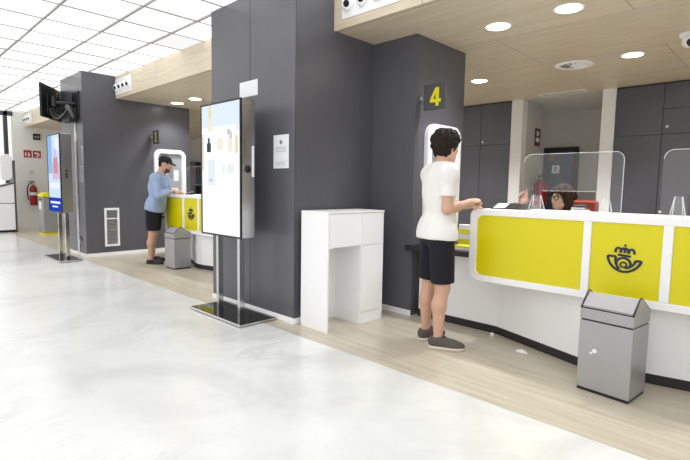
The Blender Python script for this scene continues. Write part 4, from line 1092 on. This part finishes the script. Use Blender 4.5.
def person(name, label, group, loc, rotz, J, h, sc=1.0):
    pts = np.array([J[k] for k in ('pel', 'che', 'nb', 'hd')] + list(J['sh']) + list(J['el']) + list(J['wr']) + list(J['kn']) + list(J['an']))
    F = Field(pts.min(0) - .27, pts.max(0) + .27, h)
    T, A = torso_prims(J, J.get('stout', 0))
    for p, k in T: F.add(p, k)
    f, s, u = frame(J['hyaw'], J.get('hpitch', 0), J.get('hroll', 0)); hc = V(*J['hd']); N = V(*J['nb'])
    F.add(cone(N - A[2] * .03, hc - f * .022 - u * .05, .062 * J.get('neck', 1), .054 * J.get('neck', 1)), .03)
    head(lambda p, k: F.add(p, k), lambda p, k: F.sub(p, k), hc, J['hyaw'], J.get('hpitch', 0), J.get('hsc', 1.0), J.get('hroll', 0))
    th = J.get('thick', 1.0)
    for g in (0, 1):
        S, E, W = V(*J['sh'][g]), V(*J['el'][g]), V(*J['wr'][g])
        F.add(cone(S, E, .050 * th, .039 * th), .03); F.add(cone(E, E * .55 + W * .45, .040 * th, .038 * th), .02); F.add(cone(E * .6 + W * .4, W, .037 * th, .027 * th), .02)
        hd = J['hand'][g]
        hand(lambda p, k: F.add(p, k), W, hd['d'], hd['n'], hd['side'], hd.get('curl', .9), hd.get('spread', 0), hd.get('t', .6), hd.get('sc', 1.0))
        Hp, K, Aq = V(*J['hip'][g]), V(*J['kn'][g]), V(*J['an'][g])
        F.add(cone(Hp, K, .088 * th, .056 * th), .05)
        d = nrm(Aq - K); back = -frame(J['lyaw'][g] if 'lyaw' in J else J['yaw'])[0]; back = nrm(back - d * (back @ d))
        F.add(cone(K, K + (Aq - K) * .35 + back * .016, .053 * th, .057 * th), .03); F.add(cone(K + (Aq - K) * .35 + back * .016, Aq, .055 * th, .036 * th), .03)
        ty = J['toe'][g]; tf = V(math.cos(ty), math.sin(ty), 0)
        F.add(cone(Aq - V(0, 0, .035) - tf * .02, Aq - V(0, 0, .055) + tf * .11, .030, .026), .03)
    o = field_obj(F, name, J['skin'], None, loc, rotz)
    tag(o, label, 'person', group)
    return o, A

def grid_for(prims, pad, h):
    lo = np.min([p[0][1] for p in prims], 0) - pad; hi = np.max([p[0][2] for p in prims], 0) + pad
    return Field(lo, hi, h)

def top_garment(o, name, J, m, h, hem, grow, sleeve, sgrow, seed, amp=.006, neck=.075, extra=()):
    """sleeve: fraction along shoulder-elbow (<=1) or 1+fraction along the forearm"""
    T, A = torso_prims(J, J.get('stout', 0)); up = A[2]
    prims = list(T)
    P = V(*J['pel'])
    prims.append((ell(P - up * .04, (J.get('hipr', .132) + J.get('stout', 0) * .6, .182 + J.get('stout', 0) * .6, .17), A), .06))
    prims += list(extra)
    lo = np.min([p[0][1] for p in prims] + [V(*e) - .1 for e in J['el']] + [V(*e) - .1 for e in J['wr']], 0) - .06; hi = np.max([p[0][2] for p in prims] + [V(*e) + .1 for e in J['el']] + [V(*e) + .1 for e in J['wr']], 0) + .06
    F = Field(lo, hi, h)
    for p, k in prims: F.add(p, k, grow)
    F.warp(ripple(seed, amp)); F.warp(ripple(seed + 3, amp * .5, (70, 70, 28)))
    F.cut(P + up * (hem - P[2]), -up)
    for g in (0, 1):
        S, E, W = V(*J['sh'][g]), V(*J['el'][g]), V(*J['wr'][g]); th = J.get('thick', 1.0)
        Q = Field(lo, hi, h)
        if sleeve <= 1:
            e = S + (E - S) * sleeve
            Q.add(cone(S, E, .056 * th + sgrow * .6, .046 * th + sgrow * 1.3), 0); Q.warp(ripple(seed + 5 + g, amp * .6)); Q.cut(e, E - S)
        else:
            e = E + (W - E) * (sleeve - 1)
            Q.add(cone(S, E, .054 * th + sgrow, .045 * th + sgrow), 0).add(cone(E, W, .045 * th + sgrow, .034 * th + sgrow), .015); Q.warp(ripple(seed + 5 + g, amp * .8, (60, 60, 60))); Q.cut(e, W - E)
        F.union(Q, .03)
    # neckline
    N = V(*J['nb']); f, s, u = frame(J['yaw'])
    F.sub(cone(N + up * .012 + f * .0, N + up * .3 + f * .02, neck, neck * 1.1), .008)
    return field_obj(F, name, m, o)

def shorts(o, J, m, h, top, frac, grow, seed, name='shorts', flare=.02):
    f, s, u = frame(J['yaw']); P = V(*J['pel']); T, A = torso_prims(J, J.get('stout', 0)); th = J.get('thick', 1.0)
    lo = np.min([V(*k) for k in J['kn']] + [P], 0) - .3; hi = np.max([V(*k) for k in J['kn']] + [P], 0) + .33
    F = Field(lo, hi, h)
    F.add(T[0][0], 0, grow); F.add(T[1][0], .05, grow * .8)
    F.cut(P + V(0, 0, top - P[2]), (0, 0, 1))
    for g in (0, 1):
        Hp, K = V(*J['hip'][g]), V(*J['kn'][g]); e = Hp + (K - Hp) * frac
        Q = Field(lo, hi, h); Q.add(cone(Hp + V(0, 0, .02), K, .092 * th + grow, .062 * th + grow + flare), 0); Q.warp(ripple(seed + g, .004)); Q.cut(e, K - Hp)
        F.union(Q, .03)
    F.warp(ripple(seed + 9, .003))
    return field_obj(F, name, m, o)

def hair_obj(o, J, m, h, seed, name='hair', vol=.018, low=-.085, fringe=.02, nape=.055, sides=0.0, tufts=40, amp=.003, tl=.05, tr=.013, sweep=.2):
    f, s, u = frame(J['hyaw'], J.get('hpitch', 0), J.get('hroll', 0)); c = V(*J['hd']); A = (f, s, u); q = J.get('hsc', 1.0)
    at = lambda a, b, d: c + (f * a + s * b + u * d) * q
    F = Field(c - .25, c + .25, h); r = np.random.RandomState(seed)
    F.add(ell(at(-.016, 0, .042), (.094 + vol, .075 + vol * .8, .086 + vol), A), 0)
    F.add(ell(at(-.048, 0, -.030), (.046 + vol * .5, .055 + vol * .5, nape + .02), A), .04)
    if sides:
        for g in (-1, 1): F.add(ell(at(-.030, g * .066, -.035), (.052, .026 + vol * .4, sides), A), .03)
        F.add(ell(at(-.05, 0, -.05), (.05 + vol * .5, .072, sides), A), .03)
    if fringe: F.add(ell(at(.060, 0, .070), (.044, .062, fringe + .016), A), .02)
    # clear the face and the ears
    F.sub(ell(at(.108, 0, -.035), (.085, .090, .092), A), .012)
    F.cut(at(0, 0, low), nrm(-u + f * -.35))
    if not sides:
        for g in (-1, 1): F.sub(ell(at(.006, g * .098, -.028), (.030, .034, .048), A), .01)
    for k in range(tufts):                      # locks lying over the crown
        a = r.uniform(0, 2 * PI); z = r.uniform(-.25, 1.0) if not sides else r.uniform(-.9, 1.0); w = math.sqrt(max(0, 1 - z * z))
        d = V(math.cos(a) * w, math.sin(a) * w, z)
        if d[0] > .35 and z < .35: continue
        e = V(.094 + vol, .075 + vol * .8, .086 + vol) * .97
        p = at(-.016 + d[0] * e[0], d[1] * e[1], .042 + d[2] * e[2])
        nn = nrm(f * d[0] / e[0] + s * d[1] / e[1] + u * d[2] / e[2]); dirn = -u * .8 + f * (sweep + .8 * max(0, z) * (1 if d[0] > -.2 else -.3)) + s * r.uniform(-.5, .5)
        dirn = nrm(dirn - nn * (dirn @ nn)) ; L = tl * r.uniform(.7, 1.3)
        F.add(cone(p, p + dirn * L * .6 + nn * .004, tr, tr * .8), .006); F.add(cone(p + dirn * L * .6 + nn * .004, p + dirn * L + nn * -.004, tr * .8, .003), .006)
    F.warp(ripple(seed, amp, (160, 160, 60)))
    return field_obj(F, name, m, o, smooth=1)

# --- the customer in white at the near counter --------------------------------------------
RT = Vector((.718, .696, 0)); FW = Vector((-.696, .718, 0)); ANG = math.radians(44.11)
def world(u, v): p = RT * u + FW * v; return (p.x, p.y, 0)
J = dict(yaw=math.radians(18), pel=(-.045, .11, .93), che=(-.035, .115, 1.27), nb=(-.03, .12, 1.445), hd=(.010, .135, 1.596), hyaw=math.radians(30), hpitch=-.06,
         sh=[(-.006, -.045, 1.385), (-.085, .27, 1.385)], el=[(-.012, -.075, 1.115), (-.0, .36, 1.12)], wr=[(.195, .085, 1.165), (.22, .26, 1.135)],
         hip=[(-.028, .025, .90), (-.062, .205, .90)], kn=[(-.005, .02, .49), (-.075, .225, .49)], an=[(-.028, .015, .09), (-.088, .235, .09)],
         toe=[math.radians(-14), math.radians(30)], skin=M['skin'], stout=.0, lyaw=[math.radians(-8), math.radians(18)],
         hand=[dict(d=(.90, .38, .24), n=(-.05, .25, -.95), side=-1, curl=[1.15, 1.35, 1.4, 1.4], t=1.0, sc=1.08), dict(d=(.9, -.35, .0), n=(0, 0, -1), side=1, curl=.5, t=.5)])
p1, A1 = person('person', 'dark-haired person in white t-shirt and navy shorts standing at the near counter', None, world(.785, 3.66), ANG, J, .006)
top_garment(p1, 't_shirt', J, M['tee'], .0065, .872, .015, .64, .012, 11, amp=.005, neck=.066)
shorts(p1, J, M['shorts'], .0065, .915, .90, .010, 21)
for g in (0, 1): shoe(p1, J['an'][g], J['toe'][g], 0.0, M['shoegrey'], M['rubber'])
hair_obj(p1, J, M['hair'], .0045, 3, vol=.024, fringe=.036, low=-.098, tufts=90)
f, s, u, at = head(lambda p, k: None, lambda p, k: None, J['hd'], J['hyaw'], J['hpitch'])
eyes(p1, at); brows(p1, at, M['hair']); mouth(p1, at)

# --- the man in the cap at the far counter ------------------------------------------------
J = dict(yaw=math.radians(4), pel=(.03, .06, .93), che=(.06, .06, 1.255), nb=(.11, .06, 1.425), hd=(.185, .06, 1.580), hyaw=math.radians(0), hpitch=-.30,
         sh=[(.10, -.125, 1.365), (.09, .245, 1.365)], el=[(.165, -.20, 1.10), (.16, .30, 1.10)], wr=[(.35, -.03, 1.165), (.34, .18, 1.15)],
         hip=[(.01, -.035, .90), (.0, .155, .90)], kn=[(.0, -.04, .47), (-.06, .18, .47)], an=[(-.03, -.04, .09), (-.11, .20, .09)],
         toe=[math.radians(-8), math.radians(16)], skin=M['skin2'], stout=.016, hipr=.122, thick=1.04, neck=1.1, hsc=1.03,
         hand=[dict(d=(.85, .4, -.1), n=(0, .3, -1), side=1, curl=.7, t=.6), dict(d=(.85, -.35, -.1), n=(0, -.3, -1), side=-1, curl=.7, t=.6)])
p2, A2 = person('person', 'person in black cap, light blue shirt and navy shorts leaning at the far counter', None, world(-3.06, 7.5), ANG, J, .007)
top_garment(p2, 'shirt', J, M['blueshirt'], .008, .835, .012, 1.72, .012, 31, amp=.007, neck=.066)
shorts(p2, J, M['shorts'], .008, .89, .86, .010, 41)
for g in (0, 1): shoe(p2, J['an'][g], J['toe'][g], 0.0, M['black'], M['toe'], low=True, laces=False)
f, s, u, at = head(lambda p, k: None, lambda p, k: None, J['hd'], J['hyaw'], J['hpitch'], J['hsc'])
hair_obj(p2, J, M['hair'], .006, 7, vol=.006, fringe=0, low=-.075, tufts=0)
F = Field(J['hd'] - V(.24, .24, .24), J['hd'] + V(.28, .24, .24), .006); Ah = (f, s, u)      # cap with its peak
F.add(ell(at(-.014, 0, .050), (.112, .092, .092), Ah), 0); F.cut(at(0, 0, .042), nrm(-u + f * .12))
B2 = Field(J['hd'] - V(.24, .24, .24), J['hd'] + V(.28, .24, .24), .006); B2.add(ell(at(.085, 0, .048), (.092, .078, .014), (nrm(f - u * .25), s, nrm(u + f * .25))), 0)
F.union(B2, .012); field_obj(F, 'cap', M['capm'], p2)
F = Field(V(*J['hd']) - .2, V(*J['hd']) + .2, .005)                                          # short beard
F.add(ell(at(.036, 0, -.068), (.064, .060, .058), Ah), 0); F.add(ell(at(.004, 0, -.048), (.048, .0665, .042), Ah), .02); F.warp(ripple(5, .003, (120, 120, 120)))
F.cut(at(.0, 0, -.030), nrm(u - f * .10)); F.sub(ell(at(.100, 0, -.030), (.040, .05, .036), Ah), .006); F.cut(at(-.035, 0, 0), -f)
field_obj(F, 'beard', M['beard'], p2)
eyes(p2, at); brows(p2, at, M['hair']); mouth(p2, at)

# --- the cashier with glasses behind the near counter -------------------------------------
hy = math.radians(200); ty = math.radians(222)
f, s, u = frame(ty)
pel = V(.14, .12, .60); che = pel + V(0, 0, .265) + f * .04; nb = che + V(0, 0, .135) + f * .02
hd = V(.075, -.05, 1.196)
J = dict(yaw=ty, pel=pel, che=che, nb=nb, hd=hd, hyaw=hy, hpitch=.02, hroll=.0, stout=.0, thick=.9, neck=.84, hsc=.94,
         sh=[nb - s * .165 - V(0, 0, .05), nb + s * .165 - V(0, 0, .05)],
         el=[V(-.16, .05, .90), nb + s * .22 + f * .08 - V(0, 0, .30)], wr=[V(-.312, -.10, 1.135), nb + s * .12 + f * .28 - V(0, 0, .26)],
         hip=[pel - s * .085, pel + s * .085], kn=[pel - s * .10 + f * .40 - V(0, 0, .02), pel + s * .10 + f * .40 - V(0, 0, .02)],
         an=[pel - s * .11 + f * .30 - V(0, 0, .52), pel + s * .11 + f * .30 - V(0, 0, .52)], toe=[ty, ty], skin=M['skin'],
         hand=[dict(d=(.08, .02, 1), n=(-.75, -.65, 0), side=-1, curl=[.18, .75, 1.0, 1.1], t=.7, sc=.95), dict(d=f, n=(0, 0, -1), side=-1, curl=.5, t=.4, sc=.93)])
p3, A3 = person('person', 'seated person with glasses and brown bob behind the clear guard, one hand raised', None, world(2.0, 4.6), ANG, J, .0055)
top_garment(p3, 'shirt', J, M['poly'], .008, pel[2] - .06, .012, 1.55, .010, 51, amp=.005, neck=.060)
T = [(cone(J['hip'][0], J['kn'][0], .1, .075), 0)]
F = Field(pel - .62, pel + .5, .009)
F.add(torso_prims(J)[0][0][0], 0, .012)
for g in (0, 1): F.add(cone(J['hip'][g], J['kn'][g], .092, .068), .03); F.add(cone(J['kn'][g], J['an'][g], .066, .056), .02)
F.cut(pel + V(0, 0, .10), (0, 0, 1)); field_obj(F, 'trousers', M['shorts'], p3)
for g in (0, 1): shoe(p3, J['an'][g], J['toe'][g], 0.0, M['black'], M['toe'], L=.25, low=True, laces=False)
f, s, u, at = head(lambda p, k: None, lambda p, k: None, J['hd'], hy, .02, .94)
hair_obj(p3, J, M['hair2'], .005, 13, vol=.020, fringe=.034, low=-.15, sides=.085, tufts=110, tl=.075, tr=.012)
eyes(p3, at); brows(p3, at, M['hair2']); mouth(p3, at)
gl = MB()
for g in (-1, 1):
    gl.tube([at(.106 - .008 * abs(math.cos(a)), g * .033 + .027 * math.cos(a), .004 + .022 * math.sin(a)) for a in [2 * PI * i / 18 for i in range(19)]], .0042, 6)
    gl.tube([at(.098, g * .060, .010), at(.05, g * .080, .012), at(-.01, g * .084, .008)], .0028, 6)
gl.tube([at(.108, -.009, .008), at(.110, 0, .011), at(.108, .009, .008)], .0028, 6)
g_ = gl.build('glasses', M['black']); g_.parent = p3
